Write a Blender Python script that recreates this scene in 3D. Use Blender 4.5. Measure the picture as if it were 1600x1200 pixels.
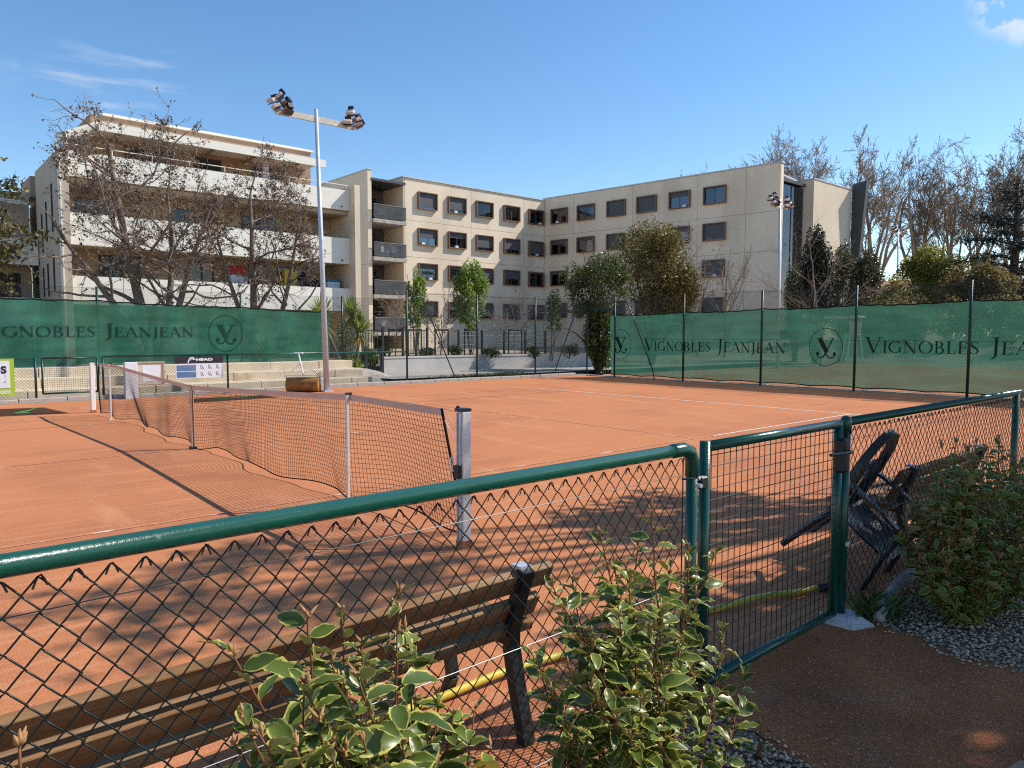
import bpy, bmesh, math, random
import numpy as np
from mathutils import Vector, Matrix

for o in list(bpy.data.objects):
    bpy.data.objects.remove(o)
SC = bpy.context.scene
COL = SC.collection
R = math.radians

# ---------------------------------------------------------------- camera
cam = bpy.data.cameras.new('camera')
cam.sensor_width = 36.0
cam.lens = 36.0 * 1133.8 / 1600.0
cam.clip_start = 0.05
cam.clip_end = 2000
camo = bpy.data.objects.new('camera', cam)
COL.objects.link(camo)
YAW, PITCH, ROLL = R(-48.863), R(3.865), R(0.081)
fw = Vector((math.sin(YAW) * math.cos(PITCH), math.cos(YAW) * math.cos(PITCH), -math.sin(PITCH)))
rt = Vector((math.cos(YAW), -math.sin(YAW), 0))
up = rt.cross(fw)
rt, up = (math.cos(ROLL) * rt + math.sin(ROLL) * up), (-math.sin(ROLL) * rt + math.cos(ROLL) * up)
m = Matrix((rt, up, -fw)).transposed().to_4x4()
m.translation = Vector((10.830, -3.362, 1.643))
camo.matrix_world = m
SC.camera = camo

# ---------------------------------------------------------------- sky, sun, exposure
SUN_AZ, SUN_EL = math.atan2(0.44, 0.90), R(43.4)
SUN = Vector((math.sin(SUN_AZ) * math.cos(SUN_EL), math.cos(SUN_AZ) * math.cos(SUN_EL), math.sin(SUN_EL)))
W = bpy.data.worlds.new('World')
SC.world = W
W.use_nodes = True
nt = W.node_tree
bg = nt.nodes['Background']
bg.inputs[1].default_value = 0.126
sky = nt.nodes.new('ShaderNodeTexSky')
sky.sky_type = 'NISHITA'
sky.sun_disc = False
sky.sun_elevation = SUN_EL
sky.sun_rotation = SUN_AZ
sky.altitude = 0
sky.air_density = 1.0
sky.dust_density = 0.15
sky.ozone_density = 1.6
tc = nt.nodes.new('ShaderNodeTexCoord')
prev = sky.outputs[0]
for (cx, cy, rad, sc, lo, hi, amt) in ((125, 140, 0.06, (5, 5, 34), .45, .75, .38), (215, 128, 0.07, (5, 5, 34), .48, .78, .3), (10, 112, .02, (6, 6, 22), .4, .7, .3),
                                  (1590, -12, 0.052, (14, 14, 14), .40, .50, 1.0), (1600, 45, 0.022, (20, 20, 20), .45, .7, .5)):
    d = (rt * (cx - 800) / 1133.8 + up * (600 - cy) / 1133.8 + fw).normalized()
    ds = nt.nodes.new('ShaderNodeVectorMath'); ds.operation = 'DISTANCE'
    nt.links.new(tc.outputs['Generated'], ds.inputs[0]); ds.inputs[1].default_value = d
    mr = nt.nodes.new('ShaderNodeMapRange'); mr.interpolation_type = 'SMOOTHSTEP'
    mr.inputs[1].default_value = rad; mr.inputs[2].default_value = rad * .25
    nt.links.new(ds.outputs['Value'], mr.inputs[0])
    mp = nt.nodes.new('ShaderNodeMapping'); mp.inputs['Scale'].default_value = sc
    nt.links.new(tc.outputs['Generated'], mp.inputs[0])
    nz = nt.nodes.new('ShaderNodeTexNoise'); nz.inputs['Scale'].default_value = 2.2; nz.inputs['Detail'].default_value = 6
    nt.links.new(mp.outputs[0], nz.inputs[0])
    m2 = nt.nodes.new('ShaderNodeMapRange'); m2.interpolation_type = 'SMOOTHSTEP'
    m2.inputs[1].default_value = lo; m2.inputs[2].default_value = hi
    nt.links.new(nz.outputs[0], m2.inputs[0])
    mu = nt.nodes.new('ShaderNodeMath'); mu.operation = 'MULTIPLY'
    nt.links.new(mr.outputs[0], mu.inputs[0]); nt.links.new(m2.outputs[0], mu.inputs[1])
    mu2 = nt.nodes.new('ShaderNodeMath'); mu2.operation = 'MULTIPLY'; mu2.inputs[1].default_value = amt
    nt.links.new(mu.outputs[0], mu2.inputs[0])
    mx = nt.nodes.new('ShaderNodeMixRGB')
    nt.links.new(mu2.outputs[0], mx.inputs[0]); nt.links.new(prev, mx.inputs[1])
    mx.inputs[2].default_value = (5.2, 5.3, 5.5, 1)
    prev = mx.outputs[0]
hsn = nt.nodes.new('ShaderNodeHueSaturation'); hsn.inputs['Saturation'].default_value = 1.22
nt.links.new(prev, hsn.inputs['Color']); nt.links.new(hsn.outputs[0], bg.inputs[0])

sl = bpy.data.lights.new('sun', 'SUN')
sl.energy = 3.9
sl.angle = R(0.53)
sl.color = (1.0, .95, .87)
so = bpy.data.objects.new('sun', sl)
so.rotation_euler = SUN.to_track_quat('Z', 'Y').to_euler()
so.location = SUN * 60
COL.objects.link(so)
vs = SC.view_settings
vs.view_transform = 'Standard'
vs.look = 'None'
vs.exposure = 0.53
vs.gamma = 1.0
vs.use_curve_mapping = False
SC.render.engine = 'CYCLES'
SC.cycles.max_bounces = 7
SC.cycles.transparent_max_bounces = 24
SC.cycles.use_denoising = False
SC.cycles.use_adaptive_sampling = False
SC.cycles.filter_width = 1.15
SC.cycles.sample_clamp_indirect = 4.0

# ---------------------------------------------------------------- mesh helpers
class MB:
    def __init__(s):
        s.v = []; s.f = []
    def add(s, vs, fs):
        n = len(s.v)
        s.v.extend([tuple(map(float, q)) for q in vs]); s.f.extend([tuple(i + n for i in q) for q in fs])
        return s
    def box(s, c, d, rz=0.0, M=None):
        x, y, z = d[0] / 2, d[1] / 2, d[2] / 2
        P = [(-x, -y, -z), (x, -y, -z), (x, y, -z), (-x, y, -z), (-x, -y, z), (x, -y, z), (x, y, z), (-x, y, z)]
        if M is not None:
            P = [M @ Vector(q) for q in P]
        elif rz:
            cr, sr = math.cos(rz), math.sin(rz)
            P = [(q[0] * cr - q[1] * sr, q[0] * sr + q[1] * cr, q[2]) for q in P]
        P = [(q[0] + c[0], q[1] + c[1], q[2] + c[2]) for q in P]
        return s.add(P, [(0, 3, 2, 1), (4, 5, 6, 7), (0, 1, 5, 4), (1, 2, 6, 5), (2, 3, 7, 6), (3, 0, 4, 7)])
    def b2(s, a, b):
        return s.box([(a[i] + b[i]) / 2 for i in range(3)], [abs(b[i] - a[i]) for i in range(3)])
    def beam(s, a, b, w, h, upv=(0, 0, 1)):
        a, b = Vector(a), Vector(b); t = (b - a).normalized(); upv = Vector(upv)
        if abs(t.dot(upv)) > .99: upv = Vector((1, 0, 0))
        u = t.cross(upv).normalized() * w / 2; v = u.cross(t).normalized() * h / 2
        P = [a - u - v, a + u - v, a + u + v, a - u + v, b - u - v, b + u - v, b + u + v, b - u + v]
        return s.add(P, [(0, 1, 2, 3), (7, 6, 5, 4), (0, 4, 5, 1), (1, 5, 6, 2), (2, 6, 7, 3), (3, 7, 4, 0)])
    def tube(s, pts, r, k=8, cap=True):
        pts = np.asarray(pts, float); n = len(pts)
        rr = np.full(n, r) if np.isscalar(r) else np.asarray(r, float)
        t = np.empty_like(pts); t[1:-1] = pts[2:] - pts[:-2]; t[0] = pts[1] - pts[0]; t[-1] = pts[-1] - pts[-2]
        t /= np.linalg.norm(t, axis=1)[:, None] + 1e-12
        a = t.mean(0); ref = np.array([0, 0, 1.]) if abs(a[2]) < .8 * np.linalg.norm(a) + 1e-9 else np.array([1., 0, 0])
        if n > 2 and abs(t[:, 2]).max() > .95 and ref[2] == 1: ref = np.array([.31, .95, .1]) if abs(a[1]) < abs(a[0]) else np.array([.95, .31, .1])
        u = np.cross(t, ref); u /= np.linalg.norm(u, axis=1)[:, None] + 1e-12
        w = np.cross(t, u)
        an = np.arange(k) * 2 * math.pi / k
        ring = pts[:, None] + rr[:, None, None] * (np.cos(an)[None, :, None] * u[:, None] + np.sin(an)[None, :, None] * w[:, None])
        b = len(s.v); s.v.extend(map(tuple, ring.reshape(-1, 3)))
        for i in range(n - 1):
            for j in range(k):
                j2 = (j + 1) % k
                s.f.append((b + i * k + j, b + i * k + j2, b + (i + 1) * k + j2, b + (i + 1) * k + j))
        if cap:
            s.f.append(tuple(b + j for j in range(k))[::-1]); s.f.append(tuple(b + (n - 1) * k + j for j in range(k)))
        return s
    def prism(s, poly, ax, a, b):
        """poly in the two other axes, extruded along axis ax from a to b"""
        def mk(p, q):
            o = list(p); o.insert(ax, q); return o
        n = len(poly)
        P = [mk(q, a) for q in poly] + [mk(q, b) for q in poly]
        F = [tuple(range(n))[::-1], tuple(range(n, 2 * n))] + [(i, (i + 1) % n, n + (i + 1) % n, n + i) for i in range(n)]
        return s.add(P, F)
    def build(s, name, mat, parent=None, smooth=False, loc=None, bevel=0):
        me = bpy.data.meshes.new(name)
        me.from_pydata(s.v, [], s.f); me.update()
        bm = bmesh.new(); bm.from_mesh(me); bmesh.ops.recalc_face_normals(bm, faces=bm.faces)
        if bevel:
            bmesh.ops.bevel(bm, geom=[e for e in bm.edges if e.calc_length() > bevel * 2.5 and len(e.link_faces) == 2 and e.calc_face_angle(0) > .5], offset=bevel, segments=1, affect='EDGES')
        bm.to_mesh(me); bm.free()
        return link(name, me, mat, parent, smooth, loc)

def link(name, me, mat, parent=None, smooth=False, loc=None):
    if mat is not None and not me.materials:
        me.materials.append(mat)
    if smooth:
        me.polygons.foreach_set('use_smooth', [True] * len(me.polygons))
        if smooth == 'auto':
            try: me.set_sharp_from_angle(angle=R(40))
            except Exception: pass
    o = bpy.data.objects.new(name, me)
    COL.objects.link(o)
    if parent is not None: o.parent = parent
    if loc is not None: o.location = loc
    return o

def quads_mesh(name, V, k):
    """numpy (N*k,3) verts, faces of k consecutive verts"""
    me = bpy.data.meshes.new(name); n = len(V) // k
    me.vertices.add(n * k); me.vertices.foreach_set('co', V.astype(np.float32).ravel())
    me.loops.add(n * k); me.loops.foreach_set('vertex_index', np.arange(n * k, dtype=np.int32))
    me.polygons.add(n); me.polygons.foreach_set('loop_start', np.arange(0, n * k, k, dtype=np.int32))
    me.polygons.foreach_set('loop_total', np.full(n, k, dtype=np.int32))
    me.update(calc_edges=True); me.validate()
    return me

def thing(name, label, cat, loc=(0, 0, 0), group=None, rz=0.0):
    o = bpy.data.objects.new(name, None); o.empty_display_size = .2
    COL.objects.link(o); o.location = loc; o.rotation_euler = (0, 0, rz)
    return tag(o, label, cat, group)
def tag(o, label, cat, group=None):
    o['label'] = label; o['category'] = cat
    if group: o['group'] = group
    return o
def struct(o):
    o['kind'] = 'structure'; return o
def stuff(o):
    o['kind'] = 'stuff'; return o
def dup(o, parent=None, loc=None):
    c = o.copy(); COL.objects.link(c)
    if parent is not None: c.parent = parent
    if loc is not None: c.location = loc
    return c

# ---------------------------------------------------------------- materials
def mat(name, col, rough=.7, var=0.0, vs=3.0, fine=0.0, fs=60.0, bump=0.0, bs=40.0, metal=0.0, spec=.5, col2=None, c2s=1.5, c2lo=.45, c2hi=.65, stretch=None, island=0.0, coat=0.0, wave=None):
    m_ = bpy.data.materials.new(name); m_.use_nodes = True
    n = m_.node_tree; b = n.nodes['Principled BSDF']
    b.inputs['Roughness'].default_value = rough; b.inputs['Metallic'].default_value = metal
    b.inputs['Specular IOR Level'].default_value = spec if rough < .7 else min(spec, .12); b.inputs['Coat Weight'].default_value = coat
    tcn = n.nodes.new('ShaderNodeTexCoord'); src = tcn.outputs['Object']
    if stretch:
        mpn = n.nodes.new('ShaderNodeMapping'); mpn.inputs['Scale'].default_value = stretch
        n.links.new(src, mpn.inputs[0]); src = mpn.outputs[0]
    rgb = n.nodes.new('ShaderNodeRGB'); rgb.outputs[0].default_value = (*col, 1); cur = rgb.outputs[0]
    def noise(scale, detail=4):
        z = n.nodes.new('ShaderNodeTexNoise'); z.inputs['Scale'].default_value = scale; z.inputs['Detail'].default_value = detail
        n.links.new(src, z.inputs['Vector']); return z.outputs[0]
    if col2:
        q = n.nodes.new('ShaderNodeMapRange'); q.inputs[1].default_value = c2lo; q.inputs[2].default_value = c2hi; q.interpolation_type = 'SMOOTHSTEP'
        n.links.new(noise(c2s, 5), q.inputs[0])
        x = n.nodes.new('ShaderNodeMixRGB'); n.links.new(q.outputs[0], x.inputs[0]); n.links.new(cur, x.inputs[1]); x.inputs[2].default_value = (*col2, 1); cur = x.outputs[0]
    def valmod(sock, amt, lo=.3, hi=.7):
        nonlocal cur
        q = n.nodes.new('ShaderNodeMapRange'); q.inputs[1].default_value = lo; q.inputs[2].default_value = hi
        q.inputs[3].default_value = 1 - amt; q.inputs[4].default_value = 1 + amt
        n.links.new(sock, q.inputs[0])
        h = n.nodes.new('ShaderNodeHueSaturation'); n.links.new(q.outputs[0], h.inputs['Value']); n.links.new(cur, h.inputs['Color']); cur = h.outputs[0]
    if var: valmod(noise(vs, 6), var)
    if fine: valmod(noise(fs, 3), fine)
    if island:
        g = n.nodes.new('ShaderNodeNewGeometry'); valmod(g.outputs['Random Per Island'], island, 0, 1)
    n.links.new(cur, b.inputs['Base Color'])
    if bump:
        bp = n.nodes.new('ShaderNodeBump'); bp.inputs['Strength'].default_value = bump; bp.inputs['Distance'].default_value = .02
        n.links.new(noise(bs, 5), bp.inputs['Height']); n.links.new(bp.outputs[0], b.inputs['Normal'])
    return m_

def leafmat(name, col, col2, trans=.3, rough=.45, hs=.35, var=.35, spec=.4):
    """small foliage faces: per-leaf variation, clump variation, translucency"""
    m_ = bpy.data.materials.new(name); m_.use_nodes = True
    n = m_.node_tree; b = n.nodes['Principled BSDF']; out = n.nodes['Material Output']
    g = n.nodes.new('ShaderNodeNewGeometry'); tcn = n.nodes.new('ShaderNodeTexCoord')
    z = n.nodes.new('ShaderNodeTexNoise'); z.inputs['Scale'].default_value = hs; z.inputs['Detail'].default_value = 3
    n.links.new(tcn.outputs['Object'], z.inputs['Vector'])
    ad = n.nodes.new('ShaderNodeMath'); ad.operation = 'ADD'
    n.links.new(z.outputs[0], ad.inputs[0]); n.links.new(g.outputs['Random Per Island'], ad.inputs[1])
    mr = n.nodes.new('ShaderNodeMapRange'); mr.inputs[1].default_value = .5; mr.inputs[2].default_value = 1.5
    n.links.new(ad.outputs[0], mr.inputs[0])
    x = n.nodes.new('ShaderNodeMixRGB'); x.inputs[1].default_value = (*col, 1); x.inputs[2].default_value = (*col2, 1)
    n.links.new(mr.outputs[0], x.inputs[0])
    m2 = n.nodes.new('ShaderNodeMapRange'); m2.inputs[3].default_value = 1 - var; m2.inputs[4].default_value = 1 + var
    n.links.new(g.outputs['Random Per Island'], m2.inputs[0])
    h = n.nodes.new('ShaderNodeHueSaturation'); n.links.new(x.outputs[0], h.inputs['Color']); n.links.new(m2.outputs[0], h.inputs['Value'])
    n.links.new(h.outputs[0], b.inputs['Base Color']); b.inputs['Roughness'].default_value = rough; b.inputs['Specular IOR Level'].default_value = spec
    tr = n.nodes.new('ShaderNodeBsdfTranslucent'); n.links.new(h.outputs[0], tr.inputs[0])
    mx = n.nodes.new('ShaderNodeMixShader'); mx.inputs[0].default_value = trans
    n.links.new(b.outputs[0], mx.inputs[1]); n.links.new(tr.outputs[0], mx.inputs[2]); n.links.new(mx.outputs[0], out.inputs[0])
    return m_

def fabricmat(name, col, cover=.84, trans=.35):
    m_ = bpy.data.materials.new(name); m_.use_nodes = True
    n = m_.node_tree; out = n.nodes['Material Output']; n.nodes.remove(n.nodes['Principled BSDF'])
    tcn = n.nodes.new('ShaderNodeTexCoord'); z = n.nodes.new('ShaderNodeTexNoise'); z.inputs['Scale'].default_value = .9; z.inputs['Detail'].default_value = 6
    mp_ = n.nodes.new('ShaderNodeMapping'); mp_.inputs['Scale'].default_value = (1, 1, 5)
    n.links.new(tcn.outputs['Object'], mp_.inputs[0]); n.links.new(mp_.outputs[0], z.inputs['Vector'])
    mr = n.nodes.new('ShaderNodeMapRange'); mr.inputs[1].default_value = .3; mr.inputs[2].default_value = .7; mr.inputs[3].default_value = .8; mr.inputs[4].default_value = 1.2
    n.links.new(z.outputs[0], mr.inputs[0])
    h = n.nodes.new('ShaderNodeHueSaturation'); h.inputs['Color'].default_value = (*col, 1); n.links.new(mr.outputs[0], h.inputs['Value'])
    d = n.nodes.new('ShaderNodeBsdfDiffuse'); t = n.nodes.new('ShaderNodeBsdfTranslucent'); tp = n.nodes.new('ShaderNodeBsdfTransparent')
    n.links.new(h.outputs[0], d.inputs[0]); n.links.new(h.outputs[0], t.inputs[0])
    a = n.nodes.new('ShaderNodeMixShader'); a.inputs[0].default_value = trans
    n.links.new(d.outputs[0], a.inputs[1]); n.links.new(t.outputs[0], a.inputs[2])
    c = n.nodes.new('ShaderNodeMixShader'); c.inputs[0].default_value = cover
    n.links.new(tp.outputs[0], c.inputs[1]); n.links.new(a.outputs[0], c.inputs[2]); n.links.new(c.outputs[0], out.inputs[0])
    return m_

def glassmat(name, tint=(.75, .8, .85), thru=.75, ior=1.7):
    m_ = bpy.data.materials.new(name); m_.use_nodes = True
    n = m_.node_tree; out = n.nodes['Material Output']; n.nodes.remove(n.nodes['Principled BSDF'])
    tp = n.nodes.new('ShaderNodeBsdfTransparent'); tp.inputs[0].default_value = (*[t * thru for t in tint], 1)
    gl = n.nodes.new('ShaderNodeBsdfGlossy'); gl.inputs['Roughness'].default_value = .03; gl.inputs[0].default_value = (.9, .93, 1, 1)
    fr = n.nodes.new('ShaderNodeFresnel'); fr.inputs[0].default_value = ior
    mx = n.nodes.new('ShaderNodeMixShader'); n.links.new(fr.outputs[0], mx.inputs[0]); n.links.new(tp.outputs[0], mx.inputs[1]); n.links.new(gl.outputs[0], mx.inputs[2])
    n.links.new(mx.outputs[0], out.inputs[0])
    return m_

M = {}
M['ground'] = mat('ground_soil', (.33, .27, .2), .95, .25, .4, .25, 30, .4, 20)
M['green'] = mat('green_paint', (.004, .062, .041), .27, .12, 6, .10, 200, .08, 120, coat=.15, col2=(.10, .16, .13), c2s=38, c2lo=.70, c2hi=.76)
M['greenpost'] = mat('green_post_paint', (.004, .026, .02), .4, .12, 4)
M['wire'] = mat('green_wire_coating', (.005, .014, .012), .35, .1, 10)
M['galv'] = mat('galvanised_steel', (.50, .53, .58), .45, .12, 8, .08, 60, metal=.3)
M['wirebright'] = mat('galvanised_wire', (.5, .52, .5), .4, metal=.6)
M['steelblack'] = mat('black_steel', (.012, .013, .015), .45, .15, 20)
M['white'] = mat('white_paint', (.80, .76, .70), .5, .06, 5, col2=(.55, .40, .31), c2s=3, c2lo=.55, c2hi=.85)
M['concrete'] = mat('concrete', (.42, .38, .33), .9, .15, 3, .12, 50, .3, 60, col2=(.42, .24, .16), c2s=2.5, c2lo=.55, c2hi=.8)
# ================================================================ SETTING
rng = np.random.default_rng(7)
def sm(a, b, x):
    t = min(1, max(0, (x - a) / (b - a))); return t * t * (3 - 2 * t)
def terr(x, y):
    z = -0.06
    z += .6 * sm(-16, -34, x) * sm(-30, -5, y)          # garden rises to the residence
    z += 1.2 * sm(38, 47, y) * (1 - sm(-16, -34, x))      # bank beyond the second court
    z += .2 * sm(-9.9, -12.5, x) * (1 - sm(-16, -34, x)) * sm(9, 10, y)
    return z
xs = np.concatenate([np.linspace(-900, -60, 8), np.linspace(-50, 30, 81), np.linspace(40, 900, 8)])
ys = np.concatenate([np.linspace(-900, -60, 8), np.linspace(-50, 80, 131), np.linspace(90, 900, 8)])
mb = MB(); nx, ny = len(xs), len(ys)
mb.v = [(x, y, terr(x, y)) for y in ys for x in xs]
mb.f = [(j * nx + i, j * nx + i + 1, (j + 1) * nx + i + 1, (j + 1) * nx + i) for j in range(ny - 1) for i in range(nx - 1)]
struct(mb.build('ground', M['ground'], smooth=True))

def claymat():
    m_ = bpy.data.materials.new('red_clay'); m_.use_nodes = True
    n = m_.node_tree; b = n.nodes['Principled BSDF']; b.inputs['Roughness'].default_value = .95; b.inputs['Specular IOR Level'].default_value = .15
    tcn = n.nodes.new('ShaderNodeTexCoord')
    def noise(sc, det, rough=.6, st=None):
        z = n.nodes.new('ShaderNodeTexNoise'); z.inputs['Scale'].default_value = sc; z.inputs['Detail'].default_value = det; z.inputs['Roughness'].default_value = rough
        if st:
            mp_ = n.nodes.new('ShaderNodeMapping'); mp_.inputs['Scale'].default_value = st
            n.links.new(tcn.outputs['Object'], mp_.inputs[0]); n.links.new(mp_.outputs[0], z.inputs['Vector'])
        else: n.links.new(tcn.outputs['Object'], z.inputs['Vector'])
        return z.outputs[0]
    def rng_(s, a, b_, c=0, d=1):
        q = n.nodes.new('ShaderNodeMapRange'); q.interpolation_type = 'SMOOTHSTEP'
        for i, v in enumerate((a, b_, c, d)): q.inputs[i + 1].default_value = v
        n.links.new(s, q.inputs[0]); return q.outputs[0]
    def mix(f, a, c, fixed=None):
        x = n.nodes.new('ShaderNodeMixRGB')
        if fixed is None: n.links.new(f, x.inputs[0])
        else: x.inputs[0].default_value = fixed
        n.links.new(a, x.inputs[1]); x.inputs[2].default_value = (*c, 1); return x.outputs[0]
    base = n.nodes.new('ShaderNodeRGB'); base.outputs[0].default_value = (.53, .190, .073, 1); c = base.outputs[0]
    c = mix(rng_(noise(.32, 4), .46, .64), c, (.43, .148, .062))             # damp, freshly watered patches
    c = mix(rng_(noise(.9, 5, .6, (.35, 1.6, 1)), .54, .72), c, (.58, .245, .115))    # drag-brush streaks
    c = mix(rng_(noise(2.2, 6, .7), .58, .76, 0, .45), c, (.60, .29, .16))            # dry scuffs
    c = mix(rng_(noise(34, 3), .52, .68, 0, .35), c, (.62, .30, .16))
    c = mix(rng_(noise(26, 4), .34, .48, .30, 0), c, (.38, .13, .055))
    c = mix(rng_(noise(5, 5, .7, (1, .25, 1)), .60, .70, 0, .5), c, (.44, .155, .07))
    c = mix(rng_(noise(16, 2, .5, (1, .035, 1)), .52, .68, 0, .5), c, (.60, .27, .135))
    c = mix(rng_(noise(11, 2, .5, (.05, 1, 1)), .58, .72, 0, .3), c, (.45, .15, .06))
    c = mix(rng_(noise(140, 2), .55, .68, 0, .8), c, (.66, .36, .23))                # pale grit
    c = mix(rng_(noise(170, 2), .32, .45, .75, 0), c, (.30, .10, .05))                 # dark grit
    n.links.new(c, b.inputs['Base Color'])
    bp = n.nodes.new('ShaderNodeBump'); bp.inputs['Strength'].default_value = .55; bp.inputs['Distance'].default_value = .006
    n.links.new(noise(120, 3), bp.inputs['Height']); n.links.new(bp.outputs[0], b.inputs['Normal'])
    return m_
M['clay'] = claymat()
def sheet(name, poly, z, m_, parent=None):
    return MB().add([(x, y, z) for x, y in poly], [tuple(range(len(poly)))]).build(name, m_, parent)
court = struct(sheet('court', [(-9.72, -17), (9.02, -17), (9.02, 18.22), (-9.72, 18.22)], 0.0, M['clay']))
far_court = struct(sheet('second_court', [(-9.3, 19.1), (12, 19.1), (12, 43), (-9.3, 43)], -0.005, M['clay']))

def linemat():
    m_ = mat('worn_white_line', (.74, .63, .52), .9, .06, 3, .1, 60, col2=(.55, .235, .125), c2s=3.2, c2lo=.30, c2hi=.47)
    return m_
M['line'] = linemat()
M['line2'] = mat('white_line', (.76, .68, .58), .9, .08, 6, .1, 60, col2=(.56, .26, .15), c2s=4, c2lo=.58, c2hi=.76)
def line(x0, y0, x1, y1, m_, par=court, z=.004):
    sheet('court_line', [(x0, y0), (x1, y0), (x1, y1), (x0, y1)], z, m_, par)
w = .02
line(4.115 - w, 6.9, 4.115 + w, 11.885, M['line2']); line(4.115 - w, -11.9, 4.115 + w, 6.9, M['line'])
line(-4.115 - w, -11.9, -4.115 + w, 11.885, M['line'])
line(-5.485 - w, -11.9, -5.485 + w, 11.8, M['line'])
line(-5.4, 11.885, 5.46, 11.945, M['line2']); line(-5.4, -11.945, 5.46, -11.885, M['line'])
line(-4.06, 6.4 - w, 4.06, 6.4 + w, M['line']); line(-4.06, -6.4 - w, 4.06, -6.4 + w, M['line'])
line(-w, -6.3, w, 6.3, M['line'])
for a in ((-8.6, 21, -8.5, 41), (-7.2, 21, -7.1, 41), (-8.4, 21, 9, 21.1), (-7, 31, 9, 31.1), (-7, 37, 9, 37.1)):
    line(*a, M['line2'], far_court, -.001)

# kerb of single concrete stones along the far side and the far end
kerb = struct(MB().b2((-9.98, -14, -.1), (-9.76, 18.9, .02)).build('kerb', M['concrete']))
ks = MB().box((0, 0, .03), (.2, .985, .14)).build('kerb_stone', M['concrete'], kerb, loc=(-9.87, -13.4, 0), bevel=.012)
for i in range(1, 32):
    o = dup(ks, kerb, (-9.87 + rng.uniform(-.006, .006), -13.4 + i, rng.uniform(-.012, .012)))
ks = MB().box((0, 0, -.005), (.985, .2, .09)).build('kerb_stone', M['concrete'], kerb, loc=(-8.9, 18.36, 0), bevel=.012)
for i in range(1, 18):
    dup(ks, kerb, (-8.9 + i, 18.36, rng.uniform(-.01, .01)))

# limestone terrace (three tiers of blocks) behind the low fence on the far side
M['limestone'] = mat('limestone', (.66, .55, .40), .9, .14, 1.2, .1, 40, .25, 30, col2=(.52, .36, .24), c2s=1.6, c2lo=.58, c2hi=.8)
ter = thing('stone_terrace', 'pale limestone terrace in three stepped tiers behind the low green fence', 'terrace', (-11.3, 1.5, 0))
MB().b2((-13.4, -13, -.1), (-12.3, 9.3, .72)).build('fill', M['concrete'], ter).location = (11.3, -1.5, 0)
for k in range(3):
    x1 = -10.45 - k * .72; z1 = .25 + k * .25
    y = -13.0
    while y < 9.0:
        L_ = min(rng.uniform(1.3, 1.9), 9.1 - y)
        if y + L_ < -4: y += L_; continue
        dz = rng.uniform(-.006, .006)
        MB().b2((x1 - .9, y, z1 - .27), (x1 + rng.uniform(-.01, .01), y + L_ - .012, z1 + dz)).build('stone_block', M['limestone'], ter, bevel=.012).location = (11.3, -1.5, 0)
        y += L_

# near side: grit path, gravel beds, flagstones
M['path'] = mat('path_grit', (.42, .142, .056), .95, .28, 1.8, .5, 120, .7, 150, col2=(.38, .175, .085), c2s=1.4, c2lo=.5, c2hi=.7)
struct(sheet('path', [(8.9, -.75), (9.32, -.7), (9.55, -.78), (10.1, -.85), (13, -1.2), (13, 1.6), (9.98, .9), (9.6, .74), (9.3, .86), (9.06, .86), (8.9, .9)], .006, M['path']))
M['gravelbase'] = mat('gravel_bed', (.23, .155, .10), .95, .3, 14, .45, 90, .8, 80)
struct(sheet('gravel_bed', [(9.0, -9), (11.5, -9), (11.5, -.9), (10.1, -.84), (9.55, -.77), (9.3, -.7), (9.0, -.74)], .003, M['gravelbase']))
struct(sheet('gravel_bed', [(9.0, .8), (9.3, .84), (9.62, .72), (10.0, .88), (12, 1.4), (12, 14), (9.0, 14)], .0035, M['gravelbase']))
M['pebble'] = mat('grey_gravel_stones', (.56, .40, .265), .85, .2, 3, island=.55)
def pebbles(name, n, fx, smin, smax, seed):
    r_ = np.random.default_rng(seed)
    P = fx(r_, n); n = len(P)
    base = np.array([(1, 0, 0), (-1, 0, 0), (0, 1, 0), (0, -1, 0), (0, 0, 1), (0, 0, -1.)])
    tri = [(0, 2, 4), (2, 1, 4), (1, 3, 4), (3, 0, 4), (2, 0, 5), (1, 2, 5), (3, 1, 5), (0, 3, 5)]
    s_ = r_.uniform(smin, smax, (n, 1, 1)) * r_.uniform(.55, 1.3, (n, 6, 1)) * np.array([1, .8, .55])
    a = r_.uniform(0, 6.28, n); ca, sa = np.cos(a)[:, None], np.sin(a)[:, None]
    V = base[None] * s_
    V = np.stack([V[..., 0] * ca - V[..., 1] * sa, V[..., 0] * sa + V[..., 1] * ca, V[..., 2]], -1) + P[:, None]
    Vt = V[:, np.array(tri)].reshape(-1, 3)
    # shared verts so that each stone is one island
    me = bpy.data.meshes.new(name)
    me.vertices.add(n * 6); me.vertices.foreach_set('co', V.reshape(-1).astype(np.float32))
    idx = (np.arange(n)[:, None, None] * 6 + np.array(tri)[None]).reshape(-1).astype(np.int32)
    me.loops.add(len(idx)); me.loops.foreach_set('vertex_index', idx)
    k = n * 8
    me.polygons.add(k); me.polygons.foreach_set('loop_start', np.arange(0, 3 * k, 3, dtype=np.int32)); me.polygons.foreach_set('loop_total', np.full(k, 3, dtype=np.int32))
    me.update(calc_edges=True); me.validate()
    return me
def area(x0, x1, y0, y1, keep=None, z=.008):
    def f(r_, n):
        P = np.stack([r_.uniform(x0, x1, n), r_.uniform(y0, y1, n), np.full(n, z) + r_.uniform(0, .008, n)], -1)
        return P if keep is None else P[keep(P, r_)]
    return f
g1 = link('gravel', pebbles('gravel', 15000, area(9.05, 10.6, .62, 3.6, lambda P, r_: P[:, 1] > .84 - .14 * np.exp(-((P[:, 0] - 9.65) / .25) ** 2) + .12 * np.maximum(0, P[:, 0] - 9.8) + r_.normal(0, .035, len(P))), .006, .015, 3), M['pebble'])
stuff(tag(g1, 'loose grey gravel under the dark shrub right of the gate', 'gravel'))
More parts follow.
